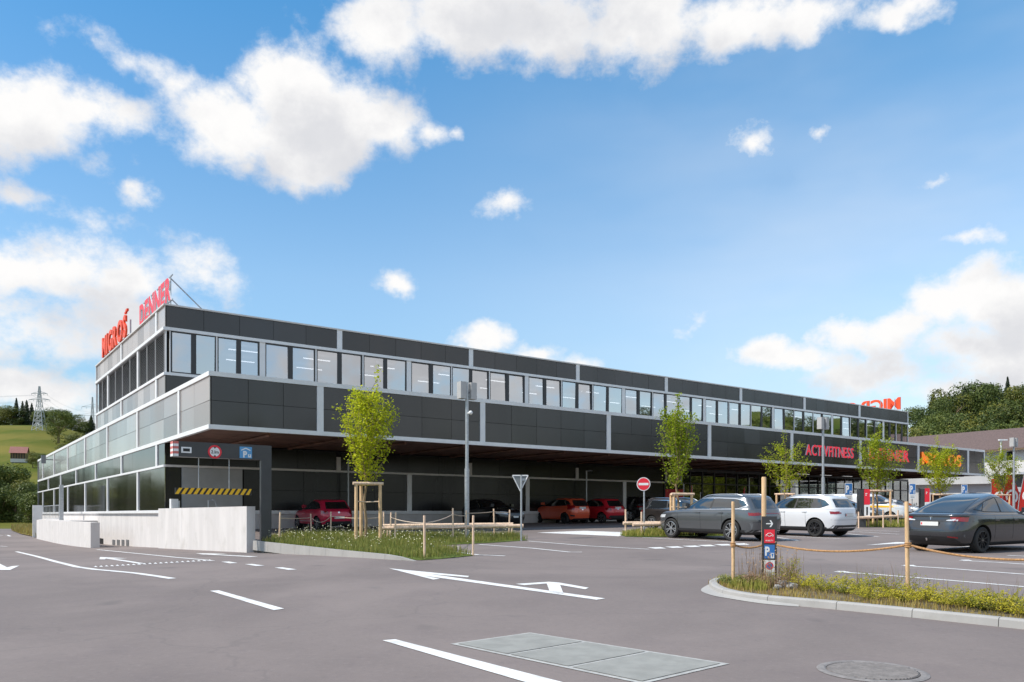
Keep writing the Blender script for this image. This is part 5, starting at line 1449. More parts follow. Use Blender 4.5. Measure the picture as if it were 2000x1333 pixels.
def wheel_meshes(r, wd, spokes, dark):
    key = (round(r, 3), wd, spokes, dark)
    if key in WHEELS: return WHEELS[key]
    n = 40; t = MB(); k = t.slot(M['tyre']); rim_r = r * .70
    prof = [(rim_r, -wd / 2 + .012), (r * .90, -wd / 2), (r * .985, -wd / 2 + .025), (r, -wd / 2 + .05), (r, wd / 2 - .05), (r * .985, wd / 2 - .025), (r * .90, wd / 2), (rim_r, wd / 2 - .012)]
    for (rr, y) in prof:
        for j in range(n): t.v.append((rr * math.cos(2 * math.pi * j / n), y, rr * math.sin(2 * math.pi * j / n)))
    for i in range(len(prof) - 1):
        for j in range(n):
            j2 = (j + 1) % n; t.f.append([i * n + j, (i + 1) * n + j, (i + 1) * n + j2, i * n + j2]); t.mi.append(k)
    to = t.build('tyre', smooth=True)
    b = MB(); m = M['alloy_dark'] if dark == 1 else M['alloy']; mb_ = M['alloy_dark']
    def ring(r0, y0, r1, y1, mm):
        kk = b.slot(mm); base = len(b.v)
        for rr, y in ((r0, y0), (r1, y1)):
            for j in range(n): b.v.append((rr * math.cos(2 * math.pi * j / n), y, rr * math.sin(2 * math.pi * j / n)))
        for j in range(n):
            j2 = (j + 1) % n; b.f.append([base + j, base + j2, base + n + j2, base + n + j]); b.mi.append(kk)
    yo = wd / 2 - .015                                     # outer face at +y
    ring(rim_r, yo, rim_r * .93, yo + .004, m); ring(rim_r * .93, yo + .004, rim_r * .90, yo - .05, mb_); ring(rim_r * .9, yo - .05, .0, yo - .07, mb_)
    for s_ in range(spokes):
        a = 2 * math.pi * s_ / spokes; tw = .18 if dark != 3 else .02
        def P(rr, da, y): return (rr * math.cos(a + da), y, rr * math.sin(a + da))
        h0, h1 = .30, .62 / spokes * 1.35
        for sg in ((-1, 1) if spokes <= 5 and dark != 3 else (0,)):
            o_ = sg * .16
            q = [P(rim_r * .20, o_ - h0 * .7, yo - .004), P(rim_r * .20, o_ + h0 * .7, yo - .004), P(rim_r * .92, o_ * 1.3 + h1 * .55, yo + .003), P(rim_r * .92, o_ * 1.3 - h1 * .55, yo + .003)]
            b.quad(q, m, flip=True)
            q2 = [(x, y - .03, z) for x, y, z in q]
            for i in range(4): b.quad([q[i], q[(i + 1) % 4], q2[(i + 1) % 4], q2[i]], mb_ if dark == 2 else m)
    ring(rim_r * .24, yo - .002, .0, yo + .004, m); ring(rim_r * .07, yo + .006, 0, yo + .008, M['chrome'])
    ro = b.build('rim')
    WHEELS[key] = (to.data, ro.data)
    for o in (to, ro): bpy.data.objects.remove(o)
    return WHEELS[key]
def build_car(label, cat, R0, L, Wd, H, axf, axr, wr, pm, lower='plastic', sill=.30, spokes=5, rim=0, windows=None, rearwin=None, wsh=None, tails=None, plate_z=.8, plate_y=.0, rails=None,
              trimline=None, bumper=None, extras=None, lights=None, glass='cglass', handles=True):
    L0 = max(r[2] for r in R0) - min(r[1] for r in R0); W0 = 2 * max(r[3] for r in R0); H0 = R0[-1][0]
    sx_, sy_, sz_ = L / L0, Wd / W0, H / H0
    RR = [(z * sz_, a * sx_, c * sx_, w_ * sy_) for z, a, c, w_ in R0]
    car = thing('car', label, cat)
    body, bvh = car_shell(RR, (axf, axr), wr, M[pm], M[lower], sill)
    body.parent = car; P = Patch(bvh)
    S = lambda x, z: (x * sx_, z * sz_)
    for view, sg in (('L', 1), ('R', -1)):
        if windows:
            b = MB(); lo, hi = windows['outline']
            P.add(b, view, [S(*p) for p in lo], [S(*p) for p in hi], M[trimline or 'plastic'], 30, 8, .003)
            if trimline:
                k_ = .10
                l2 = [(p[0] + (q[0] - p[0]) * k_, p[1] + (q[1] - p[1]) * .05) for p, q in zip(lo, hi)]; h2 = [(q[0] + (p[0] - q[0]) * k_, q[1] + (p[1] - q[1]) * .09) for p, q in zip(lo, hi)]
                P.add(b, view, [S(*p) for p in l2], [S(*p) for p in h2], M['plastic'], 30, 8, .005)
            tr = b.build('window_trim', car, smooth=True)
            for q in windows['panes']:
                b = MB(); P.add(b, view, [S(*p) for p in q[0]], [S(*p) for p in q[1]], M[glass], 12, 6, .007); b.build('window', car, smooth=True)
        # door seams, handles
        for x in (windows or {}).get('seams', ()):
            b = MB(); z0, z1 = .36, RR[8][0] / sz_ - .02
            P.add(b, view, [S(x - .004, z0), S(x + .004, z0)], [S(x - .004 + .03, z1), S(x + .004 + .03, z1)], M['black'], 1, 8, .003); b.build('door_seam', car)
        if handles:
            for x in (windows or {}).get('handles', ()):
                h = P.hit(view, x * sx_, (RR[8][0] - .17), .012)
                if h:
                    b = MB(); b.box(h.x - .10, h.x + .10, h.y - .014, h.y + .014, h.z - .018, h.z + .018, M[pm]); b.build('door_handle', car)
        for lo, hi, m in (trim_ for trim_ in (extras or {}).get('side', ())):
            b = MB(); P.add(b, view, [S(*p) for p in lo], [S(*p) for p in hi], M[m], 24, 3, .005); b.build('side_trim', car, smooth=True)
        if wsh:
            h = P.hit(view, wsh[2] * sx_, RR[8][0] + .03, .0)
            if h:
                b = MB(); yb = h.y; b.box(h.x - .03, h.x + .02, min(yb, yb + sg * .12), max(yb, yb + sg * .12), h.z, h.z + .03, M['black'])
                nb = 8
                for i in range(nb):
                    t0, t1 = i / nb, (i + 1) / nb
                    b.quad([(h.x + .10 - .20 * t0, yb + sg * (.10 + .13 * math.sin(math.pi * (.15 + .7 * t0))), h.z), (h.x + .10 - .20 * t1, yb + sg * (.10 + .13 * math.sin(math.pi * (.15 + .7 * t1))), h.z), (h.x + .08 - .18 * t1, yb + sg * (.10 + .12 * math.sin(math.pi * (.15 + .7 * t1))), h.z + .15), (h.x + .08 - .18 * t0, yb + sg * (.10 + .12 * math.sin(math.pi * (.15 + .7 * t0))), h.z + .15)], M[pm])
                b.box(h.x - .09, h.x + .09, min(yb + sg * .06, yb + sg * .22), max(yb + sg * .06, yb + sg * .22), h.z + .005, h.z + .14, M[pm]); b.build('side_mirror', car)
        if rails:
            b = MB(); z = H - .012; pts = []
            for i in range(9):
                x = (rails[0] + (rails[1] - rails[0]) * i / 8) * sx_; hh = P.hit('T', x, sg * rails[2] * sy_, .0)
                if hh: pts.append(hh + Vector((0, 0, .045 if 0 < i < 8 else .0)))
            if len(pts) > 3: b.tube(pts, .017, M[rails[3]], 6); b.build('roof_rail', car, smooth=True)
    if rearwin:
        b = MB(); P.add(b, 'B', [(y * sy_, z * sz_) for y, z in rearwin[0]], [(y * sy_, z * sz_) for y, z in rearwin[1]], M['cglass'], 16, 8, .006); b.build('rear_window', car, smooth=True)
    if wsh:
        b = MB(); P.add(b, 'F', [(y * sy_, z * sz_) for y, z in wsh[0]], [(y * sy_, z * sz_) for y, z in wsh[1]], M['cglass'], 16, 8, .006); b.build('windscreen', car, smooth=True)
    for sg in (-1, 1):
        b = MB()
        for view, lo, hi, m in tails or ():
            if view == 'B': P.add(b, 'B', [(sg * y * sy_, z * sz_) for y, z in lo], [(sg * y * sy_, z * sz_) for y, z in hi], M[m], 8, 4, .007)
            else: P.add(b, 'L' if sg > 0 else 'R', [S(*p) for p in lo], [S(*p) for p in hi], M[m], 8, 4, .007)
        if b.v: b.build('taillight', car, smooth=True)
        b = MB()
        for view, lo, hi, m in lights or ():
            if view == 'F': P.add(b, 'F', [(sg * y * sy_, z * sz_) for y, z in lo], [(sg * y * sy_, z * sz_) for y, z in hi], M[m], 8, 4, .007)
            else: P.add(b, 'L' if sg > 0 else 'R', [S(*p) for p in lo], [S(*p) for p in hi], M[m], 8, 4, .007)
        if b.v: b.build('headlight', car, smooth=True)
    for nm, view, lo, hi, m in (extras or {}).get('rear', ()):
        b = MB(); P.add(b, view, [(y * sy_, z * sz_) for y, z in lo], [(y * sy_, z * sz_) for y, z in hi], M[m], 20, 4, .0055); b.build(nm, car, smooth=True)
    h = P.hit('B', plate_y, plate_z * sz_, .012)
    if h:
        b = MB(); b.box(h.x - .012, h.x, -.26, .26, h.z - .06, h.z + .06, M['plastic']); b.box(h.x - .016, h.x - .012, -.25, .25, h.z - .055, h.z + .055, M['plate'])
        b.box(h.x - .0175, h.x - .016, .20, .235, h.z - .03, h.z + .03, M['red']); b.build('number_plate', car)
    h = P.hit('F', 0, .5 * sz_, .012)
    if h:
        b = MB(); b.box(h.x, h.x + .014, -.16, .16, h.z - .04, h.z + .04, M['plate']); b.build('number_plate', car)
    tm, rm = wheel_meshes(wr, .225, spokes, rim)
    for ax in (axf, axr):
        for sg in (-1, 1):
            yo = max(RR[3][3], RR[4][3]) - .125
            w_ = bpy.data.objects.new('wheel', None); COL.objects.link(w_); w_.parent = car; w_.location = (ax, sg * yo, wr); w_.rotation_euler = (0, rng.uniform(0, 1), 0 if sg > 0 else math.pi); w_.empty_display_size = .2
            link('tyre', tm, w_); link('rim', rm, w_)
    return car
def put_car(car, wheel_px, heading, ax, side, half_track):
    """stand the car so that one wheel touches the ground at a pixel"""
    p = at(*wheel_px); hd = Vector((math.cos(heading), math.sin(heading), 0)); lf = Vector((-hd.y, hd.x, 0))
    c = p - hd * ax - lf * side * half_track
    c.z = plane_z(c.x, c.y); car.location = c
    pitch = math.atan(.0195 * hd.y); roll = math.atan(.0195 * lf.y)
    car.rotation_euler = (roll, -pitch, heading)
HV = PHI + math.pi / 2
def win(out_lo, out_hi, cuts, inset=.03, seams=(), handles=()):
    """split one long side-glass outline into panes at the given x fractions"""
    def pl(P, t):
        t *= len(P) - 1; i = min(int(t), len(P) - 2); f = t - i
        return (P[i][0] + (P[i + 1][0] - P[i][0]) * f, P[i][1] + (P[i + 1][1] - P[i][1]) * f)
    panes = []
    for a, b in zip(cuts[:-1], cuts[1:]):
        a_, b_ = a + .012, b - .012; n = 6; lo, hi = [], []
        for i in range(n + 1):
            t = a_ + (b_ - a_) * i / n; p, q = pl(out_lo, t), pl(out_hi, t); hgt = q[1] - p[1]; k = inset / max(.05, hgt)
            lo.append((p[0] + (q[0] - p[0]) * k * .6, p[1] + hgt * k * .6)); hi.append((q[0] + (p[0] - q[0]) * k, q[1] - hgt * k))
        panes.append((lo, hi))
    return dict(outline=(out_lo, out_hi), panes=panes, seams=seams, handles=handles)
suvwin = win([(-1.82, 1.22), (-1.5, 1.10), (-.6, 1.08), (.3, 1.07), (.98, 1.06)], [(-1.62, 1.40), (-1.35, 1.475), (-.6, 1.50), (.0, 1.495), (.34, 1.42)], (0, .20, .56, 1.0), seams=(1.02, .0, -.92), handles=(.12, -.85))
suvtails = [('B', [(.46, .90), (.68, .875), (.80, .88)], [(.46, .935), (.68, .97), (.80, .985)], 'tail'), ('S', [(-2.12, .88), (-2.05, .89), (-1.98, .93)], [(-2.11, .985), (-2.05, .98), (-1.98, .955)], 'tail')]
suvrear = ([(-.62, 1.13), (.62, 1.13)], [(-.54, 1.45), (.54, 1.45)])
suvw = ([(-.72, 1.06), (.72, 1.06)], [(-.58, 1.49), (.58, 1.49)], .86)
suvlights = [('F', [(.48, .74), (.85, .76)], [(.48, .84), (.85, .87)], 'lamp'), ('S', [(1.9, .78), (2.12, .76)], [(1.9, .86), (2.12, .84)], 'lamp')]
suvextra = dict(side=[([(-1.75, .30), (1.75, .30)], [(-1.75, .385), (1.75, .385)], 'plastic')],
                rear=[('bumper_trim', 'B', [(-.80, .30), (.80, .30)], [(-.74, .46), (.74, .46)], 'plastic'), ('bumper_blade', 'B', [(-.62, .34), (.62, .34)], [(-.56, .38), (.56, .38)], 'alloy'),
                      ('tailgate_seam', 'B', [(-.80, .655), (.80, .655)], [(-.80, .662), (.80, .662)], 'black'),
                      ('grille', 'F', [(-.5, .62), (.5, .62)], [(-.5, .84), (.5, .84)], 'plastic')])
import copy as _cp
# grey electric car in the middle
ex = _cp.deepcopy(suvextra); ex['rear'][0] = ('bumper_trim', 'B', [(-.86, .30), (.86, .30)], [(-.80, .40), (.80, .40)], 'plastic')
ex['rear'].append(('tail_band', 'B', [(-.56, .93), (.56, .93)], [(-.56, .97), (.56, .97)], 'tail'))
c = build_car('grey metallic electric sport utility car parked beside the black sign pillar', 'car', SUVR, 4.65, 1.88, 1.615, 1.44, -1.325, .365, 'p_grey', sill=.30, spokes=5, rim=2, windows=suvwin, rearwin=suvrear, wsh=suvw, tails=suvtails, plate_z=.62,
              rails=(-1.5, .15, .60, 'alloy'), trimline='alloy', extras=ex, lights=suvlights)
put_car(c, (1428, 1057), HV, -1.325, 1, .88)
c = build_car('white sport utility car with black wheels parked right of the grey one', 'car', SUVR, 4.39, 1.84, 1.61, 1.34, -1.30, .345, 'p_white', sill=.34, spokes=5, rim=1, windows=suvwin, rearwin=suvrear, wsh=suvw, tails=suvtails, plate_z=.84,
              rails=(-1.5, .15, .60, 'alloy'), extras=suvextra, lights=suvlights)
put_car(c, (1592, 1049), HV, -1.30, 1, .86)
# dark fastback driving away on the right
faswin = win([(-1.62, 1.16), (-1.2, 1.10), (-.5, 1.085), (.4, 1.075), (1.06, 1.05)], [(-1.36, 1.26), (-.95, 1.40), (-.45, 1.50), (.05, 1.49), (.42, 1.34)], (0, .17, .52, 1.0), .022, seams=(1.08, .06, -.85), handles=(.2, -.75))
c = build_car('dark grey fastback electric car driving away at the right edge of the lot', 'car', FASR, 4.75, 1.92, 1.624, 1.475, -1.415, .352, 'p_dark', sill=.26, spokes=10, rim=1, windows=faswin,
              rearwin=([(-.70, 1.075), (.70, 1.075)], [(-.50, 1.49), (.50, 1.49)]), wsh=([(-.72, 1.07), (.72, 1.07)], [(-.56, 1.5), (.56, 1.5)], .92),
              tails=[('B', [(.44, .865), (.58, .865), (.70, .862)], [(.44, .885), (.58, .91), (.70, .935)], 'lamp'), ('B', [(.70, .862), (.78, .85), (.85, .845)], [(.70, .935), (.78, .955), (.85, .965)], 'tail'), ('S', [(-2.25, .85), (-2.16, .88), (-2.04, .93)], [(-2.25, .97), (-2.16, .975), (-2.04, .965)], 'tail')],
              plate_z=.78, extras=dict(side=[([(-1.0, .22), (1.05, .22)], [(-1.0, .27), (1.05, .27)], 'plastic')],
              rear=[('bumper_trim', 'B', [(-.80, .20), (.80, .20)], [(-.62, .44), (.62, .44)], 'plastic'), ('tailgate_seam', 'B', [(-.90, .845), (.90, .845)], [(-.90, .852), (.90, .852)], 'black'),
                    ('bumper_seam', 'B', [(-.94, .60), (.94, .60)], [(-.94, .606), (.94, .606)], 'black'),
                    ('reflector', 'B', [(-.72, .40), (-.50, .43)], [(-.72, .44), (-.50, .455)], 'tail'), ('tow_socket', 'B', [(-.22, .30), (.2, .30)], [(-.18, .38), (.16, .38)], 'black'),
                    ('badge', 'B', [(-.045, .955), (.045, .955)], [(-.05, .970), (.05, .970)], 'chrome'), ('badge', 'B', [(-.006, .885), (.006, .885)], [(-.012, .955), (.012, .955)], 'chrome')]),
              lights=suvlights)
put_car(c, (1916, 1080.5), R(31), -1.415, -1, .89)
tb = MB(); tb.tube([(-2.28, .02, .34), (-2.42, .02, .34), (-2.44, .02, .40)], .022, M['chrome'], 8); tb.build('tow_hook', c, smooth=True)
# small cars along the wall
hatwin = win([(-1.55, 1.02), (-1.2, .985), (-.4, .97), (.3, .96), (.92, .955)], [(-1.30, 1.24), (-1.05, 1.33), (-.5, 1.365), (-.05, 1.35), (.22, 1.26)], (0, .20, .56, 1.0), seams=(.95, .0, -.85), handles=(.1, -.75))
hatw = ([(-.66, .99), (.66, .99)], [(-.52, 1.35), (.52, 1.35)], .80)
hatrear = ([(-.58, 1.0), (.58, 1.0)], [(-.50, 1.33), (.50, 1.33)])
hattails = [('B', [(.52, .76), (.66, .76), (.77, .78)], [(.52, .88), (.66, .90), (.77, .92)], 'tail'), ('S', [(-1.9, .80), (-1.8, .82), (-1.70, .86)], [(-1.9, .92), (-1.8, .92), (-1.70, .90)], 'tail')]
hatlights = [('F', [(.46, .62), (.82, .66)], [(.46, .72), (.82, .78)], 'lamp'), ('S', [(1.66, .72), (1.88, .68)], [(1.66, .78), (1.88, .76)], 'lamp')]
hatextra = dict(side=[], rear=[('bumper_trim', 'B', [(-.66, .26), (.66, .26)], [(-.60, .42), (.60, .42)], 'plastic'), ('tailgate_seam', 'B', [(-.76, .60), (.76, .60)], [(-.76, .606), (.76, .606)], 'black'),
                               ('grille', 'F', [(-.44, .42), (.44, .42)], [(-.44, .54), (.44, .54)], 'plastic'), ('badge', 'B', [(-.05, .80), (.05, .80)], [(-.05, .88), (.05, .88)], 'chrome')])
ex = _cp.deepcopy(hatextra); ex['side'] = [([(-.95, .40), (.85, .40)], [(-.95, .425), (.85, .425)], 'alloy')]
c = build_car('dark red hatchback parked behind the flowering island, seen from behind', 'car', HATR, 3.95, 1.71, 1.46, 1.20, -1.26, .31, 'p_red', sill=.27, spokes=5, rim=2, windows=hatwin, rearwin=hatrear, wsh=hatw, tails=hattails, plate_z=.60, extras=ex, lights=hatlights)
put_car(c, (680, 1034.3), HV, -1.26, -1, .76)
c = build_car('black hatchback parked nose towards the camera behind the log barrier', 'car', HATR, 4.2, 1.78, 1.475, 1.28, -1.32, .32, 'p_black', sill=.27, spokes=5, rim=1, windows=hatwin, rearwin=hatrear, wsh=hatw, tails=hattails, plate_z=.62, extras=hatextra, lights=hatlights)
pp = plane_at(962, 42.6); c.location = pp; c.rotation_euler = (0, 0, HV + math.pi)
mpvwin = win([(-1.72, 1.12), (-1.4, 1.06), (-.4, 1.02), (.4, 1.0), (1.12, 1.0)], [(-1.5, 1.30), (-1.2, 1.40), (-.5, 1.425), (-.1, 1.40), (.35, 1.27)], (0, .16, .52, .86, 1.0), seams=(.95, .02, -.85), handles=(.12, -.75))
ex = _cp.deepcopy(hatextra); ex['rear'][0] = ('bumper_trim', 'B', [(-.62, .24), (.62, .24)], [(-.6, .32), (.6, .32)], 'plastic'); ex['rear'] += [('bumper_vent', 'B', [(.56, .42), (.72, .44)], [(.56, .50), (.74, .54)], 'plastic'), ('bumper_vent', 'B', [(-.72, .44), (-.56, .42)], [(-.74, .54), (-.56, .50)], 'plastic')]
c = build_car('bright orange hatchback parked by the dark wall right of the yield sign', 'car', MPVR, 4.0, 1.69, 1.53, 1.25, -1.28, .31, 'p_orange', sill=.26, spokes=7, rim=1, windows=mpvwin, rearwin=([(-.58, 1.03), (.58, 1.03)], [(-.50, 1.38), (.50, 1.38)]),
              wsh=([(-.66, 1.04), (.66, 1.04)], [(-.52, 1.4), (.52, 1.4)], .92), tails=[('B', [(.58, .80), (.80, .84)], [(.60, 1.04), (.74, 1.12)], 'tail'), ('S', [(-1.92, .88), (-1.80, .92)], [(-1.86, 1.10), (-1.78, 1.08)], 'tail')], plate_z=.93, extras=ex, lights=hatlights)
put_car(c, (1103, 1023.3), HV, -1.28, 1, .78)
ex = _cp.deepcopy(hatextra); ex['rear'][0] = ('bumper_trim', 'B', [(-.74, .26), (.74, .26)], [(-.60, .46), (.60, .46)], 'plastic')
c = build_car('cherry red hatchback with dark roof parked right of the orange one', 'car', HATR, 3.94, 1.74, 1.50, 1.22, -1.34, .31, 'p_red2', sill=.27, spokes=7, rim=0, windows=hatwin, rearwin=hatrear, wsh=hatw, tails=hattails, plate_z=.90, extras=ex, lights=hatlights)
put_car(c, (1175, 1022.2), HV, -1.34, 1, .79)
c = build_car('black sport utility car with red tail lights parked left of the no entry sign', 'car', SUVR, 4.3, 1.80, 1.62, 1.30, -1.30, .33, 'p_black', sill=.3, spokes=5, rim=0, windows=suvwin, rearwin=suvrear, wsh=suvw, tails=suvtails, plate_z=.85, extras=suvextra, lights=suvlights)
put_car(c, (1232, 1017.5), HV, -1.30, 1, .83)
estwin = win([(-1.98, 1.14), (-1.6, 1.075), (-.6, 1.06), (.3, 1.06), (.98, 1.05)], [(-1.72, 1.43), (-1.40, 1.49), (-.6, 1.505), (.0, 1.495), (.34, 1.42)], (0, .26, .58, 1.0), seams=(1.02, .0, -.92), handles=(.12, -.85))
c = build_car('dark brown estate car with silver roof rails behind the small grass island', 'car', SUVR, 4.6, 1.80, 1.50, 1.38, -1.30, .33, 'p_brown', sill=.28, spokes=5, rim=0, windows=estwin, rearwin=suvrear, wsh=suvw, tails=suvtails, plate_z=.85, rails=(-1.65, .25, .62, 'chrome'), trimline='chrome', extras=suvextra, lights=suvlights)
put_car(c, (1273, 1035.5), HV + math.pi, -1.30, -1, .84)
vanwin = win([(-.05, 1.13), (.5, 1.12), (1.25, 1.12)], [(-.03, 1.60), (.3, 1.60), (.66, 1.52)], (0, .62, 1.0), seams=(1.3, -.1), handles=(.1,))
c = build_car('small white delivery van with yellow side stripe behind the charging column', 'van', VANR, 4.5, 1.83, 1.80, 1.42, -1.30, .32, 'p_white', sill=.3, spokes=7, rim=0, windows=vanwin, rearwin=None, wsh=([(-.74, 1.18), (.74, 1.18)], [(-.64, 1.64), (.64, 1.64)], 1.16), tails=[], plate_z=.7,
              extras=dict(side=[([(-.6, .92), (2.0, .92)], [(-.6, 1.05), (1.95, 1.04)], 'yellow')], rear=[('grille', 'F', [(-.5, .5), (.5, .5)], [(-.5, .66), (.5, .66)], 'plastic')]), lights=[('F', [(.5, .8), (.84, .84)], [(.5, .94), (.84, 1.0)], 'lamp'), ('S', [(1.9, .84), (2.1, .82)], [(1.85, .98), (2.05, .94)], 'lamp')])
pp = plane_at(1702, 49.0); c.location = pp; c.rotation_euler = (0, 0, HV + math.pi + R(8))
c = build_car('silver car parked right of the white van behind the far parking sign', 'car', HATR, 4.4, 1.80, 1.50, 1.33, -1.35, .32, 'p_silver', sill=.27, spokes=5, rim=0, windows=hatwin, rearwin=hatrear, wsh=hatw, tails=hattails, extras=hatextra, lights=hatlights)
pp = plane_at(1752, 53.0); c.location = pp; c.rotation_euler = (0, 0, HV + math.pi)
c = build_car('dark silver car mostly hidden behind the white sport utility car', 'car', HATR, 4.3, 1.78, 1.50, 1.30, -1.33, .32, 'p_dark', sill=.27, spokes=5, rim=0, windows=hatwin, rearwin=hatrear, wsh=hatw, tails=hattails, extras=hatextra, lights=hatlights)
pp = plane_at(1651, 46.5); c.location = pp; c.rotation_euler = (0, 0, HV + math.pi)

# ------------------------------------------------------------------ red beach flags
def flag(label, px, y, top, lean, wd, side=1):
    p = plane_at(px, y); h = zpx(top, y) - p.z
    t = thing('beach_flag', label, 'flag', p, R(-20)); b = MB()
    b.tube([(0, 0, 0), (lean * .35 * h, 0, h * .5), (lean * h, 0, h)], [.03, .025, .015], M['steel'], 8); b.build('pole', t, smooth=True)
    b = MB(); n = 10; rows = []
    for i in range(n + 1):
        f = i / n; z = .55 + (h - .55) * f; x = lean * h * (z / h) ** 1.3; w_ = wd * (1 - .75 * f ** 2.2)
        rows.append([(x + w_ * j / 6 * side, .10 * math.sin(j * .9 + f * 3) * (j / 6), z) for j in range(7)])
    for r0, r1 in zip(rows[:-1], rows[1:]):
        for j in range(6): b.quad([r0[j], r0[j + 1], r1[j + 1], r1[j]], M['flag'])
    b.build('banner', t, smooth=True)
    b = MB(); z = .55 + (h - .55) * .40; x = lean * h * (z / h) ** 1.3 + wd * .45 * side
    for i in range(16):
        t0, t1 = R(-60 + i * 17), R(-60 + (i + 1) * 17); r0, r1 = wd * .23, wd * .33
        for yy_ in (-.08, ): b.quad([(x + r0 * math.cos(t0), yy_, z + 1.3 * r0 * math.sin(t0)), (x + r1 * math.cos(t0), yy_, z + 1.3 * r1 * math.sin(t0)), (x + r1 * math.cos(t1), yy_, z + 1.3 * r1 * math.sin(t1)), (x + r0 * math.cos(t1), yy_, z + 1.3 * r0 * math.sin(t1))], M['white'])
    b.build('flag_print', t)
M['flag'] = mat('red_flag_cloth', (.62, .035, .025), .8, trans=.35)
flag('red beach flag with white ring standing left of the other two', 1936, 60, 936, .0, 1.2)
flag('red beach flag with white ring in the middle of the three', 1955, 58, 928, .10, 1.2)
flag('tall leaning red beach flag with white ring at the right edge', 1986, 55, 924, .14, 1.0)

# ------------------------------------------------------------------ white house with brown roof on the right
hz = thing('white_house', 'long white house with brown tiled roof behind the shop on the right', 'building')
M['render'] = mat('white_render', (.62, .61, .60), .85, var=.05, vscale=1)
M['rooftile'] = mat('brown_roof_tile', (.135, .092, .082), .8, var=.25, vscale=6, stretch=(1, 1, 2))
HP = Vector(((2000 - CX) / F * 88, 88, 0)); HD = Vector((-.55, .835, 0)).normalized(); HN = Vector((HD.y, -HD.x, 0))
if HN.y > 0: HN = -HN                                            # towards the camera
def HQ(s_, d, z): p = HP + HD * s_ - HN * d; return (p.x, p.y, z)
eave, ridge = 9.0, 11.6
def prism(b, s0, s1, d0, d1, z0, z1, m):
    P_ = [HQ(s0, d0, z0), HQ(s1, d0, z0), HQ(s1, d1, z0), HQ(s0, d1, z0), HQ(s0, d0, z1), HQ(s1, d0, z1), HQ(s1, d1, z1), HQ(s0, d1, z1)]
    for q in ((0, 3, 2, 1), (4, 5, 6, 7), (0, 1, 5, 4), (1, 2, 6, 5), (2, 3, 7, 6), (3, 0, 4, 7)): b.quad([P_[i] for i in q], m)
b = MB(); prism(b, -30, 40, 0, 12, .5, eave, M['render']); b.build('wall', hz)
b = MB(); n = 9
for i in range(n):
    f0, f1 = i / n, (i + 1) / n
    z0, z1 = eave - .25 + (ridge - eave + .25) * f0, eave - .25 + (ridge - eave + .25) * f1
    prism_lo = [HQ(-31, -.9 + 6.9 * f0, z0), HQ(41, -.9 + 6.9 * f0, z0), HQ(41, -.9 + 6.9 * f1, z1 + .05), HQ(-31, -.9 + 6.9 * f1, z1 + .05)]
    b.quad(prism_lo, M['rooftile']); b.quad([HQ(-31, -.9 + 6.9 * f0, z0 - .05), HQ(41, -.9 + 6.9 * f0, z0 - .05), HQ(41, -.9 + 6.9 * f0, z0), HQ(-31, -.9 + 6.9 * f0, z0)], M['rooftile'])
b.quad([HQ(-31, 6, ridge), HQ(41, 6, ridge), HQ(41, 12.9, eave - .25), HQ(-31, 12.9, eave - .25)], M['rooftile'])
b.quad([HQ(-31, -.9, eave - .45), HQ(41, -.9, eave - .45), HQ(41, -.9, eave - .24), HQ(-31, -.9, eave - .24)], M['bark'])
b.quad([HQ(-31, -.9, eave - .45), HQ(-31, 0, eave - .3), HQ(41, 0, eave - .3), HQ(41, -.9, eave - .45)], M['bark'])
b.build('roof', hz)
for s_ in (-27, -23, -19, -15, -11, -7, -3.2, .9, 5, 9, 13, 17):
    for z in (3.4, 5.6, 7.4):
        f = MB(); prism(f, s_, s_ + .95, -.06, .02, z, z + 1.15, M['trim']); fo = f.build('window', hz)
        f = MB(); prism(f, s_ + .08, s_ + .87, -.075, -.055, z + .08, z + 1.07, M['cglass']); f.build('pane', fo)
ax_ = thing('low_annex', 'low white flat-roofed annex with dark openings under the right end of the band', 'building')
b = MB(); P0 = plane_at(1772, 86); P1 = plane_at(2060, 79)
def AQ(t, d, z): p = P0.lerp(P1, t); return (p.x, p.y + d, z)
def aprism(b, t0, t1, d0, d1, z0, z1, m):
    P_ = [AQ(t0, d0, z0), AQ(t1, d0, z0), AQ(t1, d1, z0), AQ(t0, d1, z0), AQ(t0, d0, z1), AQ(t1, d0, z1), AQ(t1, d1, z1), AQ(t0, d1, z1)]
    for q in ((0, 3, 2, 1), (4, 5, 6, 7), (0, 1, 5, 4), (1, 2, 6, 5), (2, 3, 7, 6), (3, 0, 4, 7)): b.quad([P_[i] for i in q], m)
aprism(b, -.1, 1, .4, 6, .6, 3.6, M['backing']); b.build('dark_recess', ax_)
b = MB(); aprism(b, -.1, 1, -.6, 6, 4.6, 5.6, M['render']); b.build('roof_band', ax_)
b = MB(); aprism(b, -.1, .17, .0, .5, .6, 4.6, M['render']); aprism(b, .17, 1, .1, .5, 3.7, 4.6, M['int_ceil']); b.build('wall', ax_)
b = MB(); aprism(b, .40, .52, .2, .5, .6, 3.2, M['trim']); aprism(b, .7, .78, .2, .5, .6, 3.4, M['render']); b.build('pier', ax_)
hd = thing('glass_canopy', 'pale flat canopy with dark glazing at the far right edge behind the flags', 'canopy', plane_at(1985, 66))
b = MB(); b.box(-.5, 12, -1, 3, 3.45, 3.62, M['trim']); b.build('roof_edge', hd); b = MB(); b.box(-.3, 12, -.5, 2.6, 2.4, 3.45, M['frame_dark']); b.build('glazing', hd); b = MB(); b.box(-.2, 12, 0, .3, 0, 2.4, M['grey_metal']); b.box(-.3, 12, -.6, .0, 2.0, 2.4, M['trim']); b.build('lower_wall', hd)

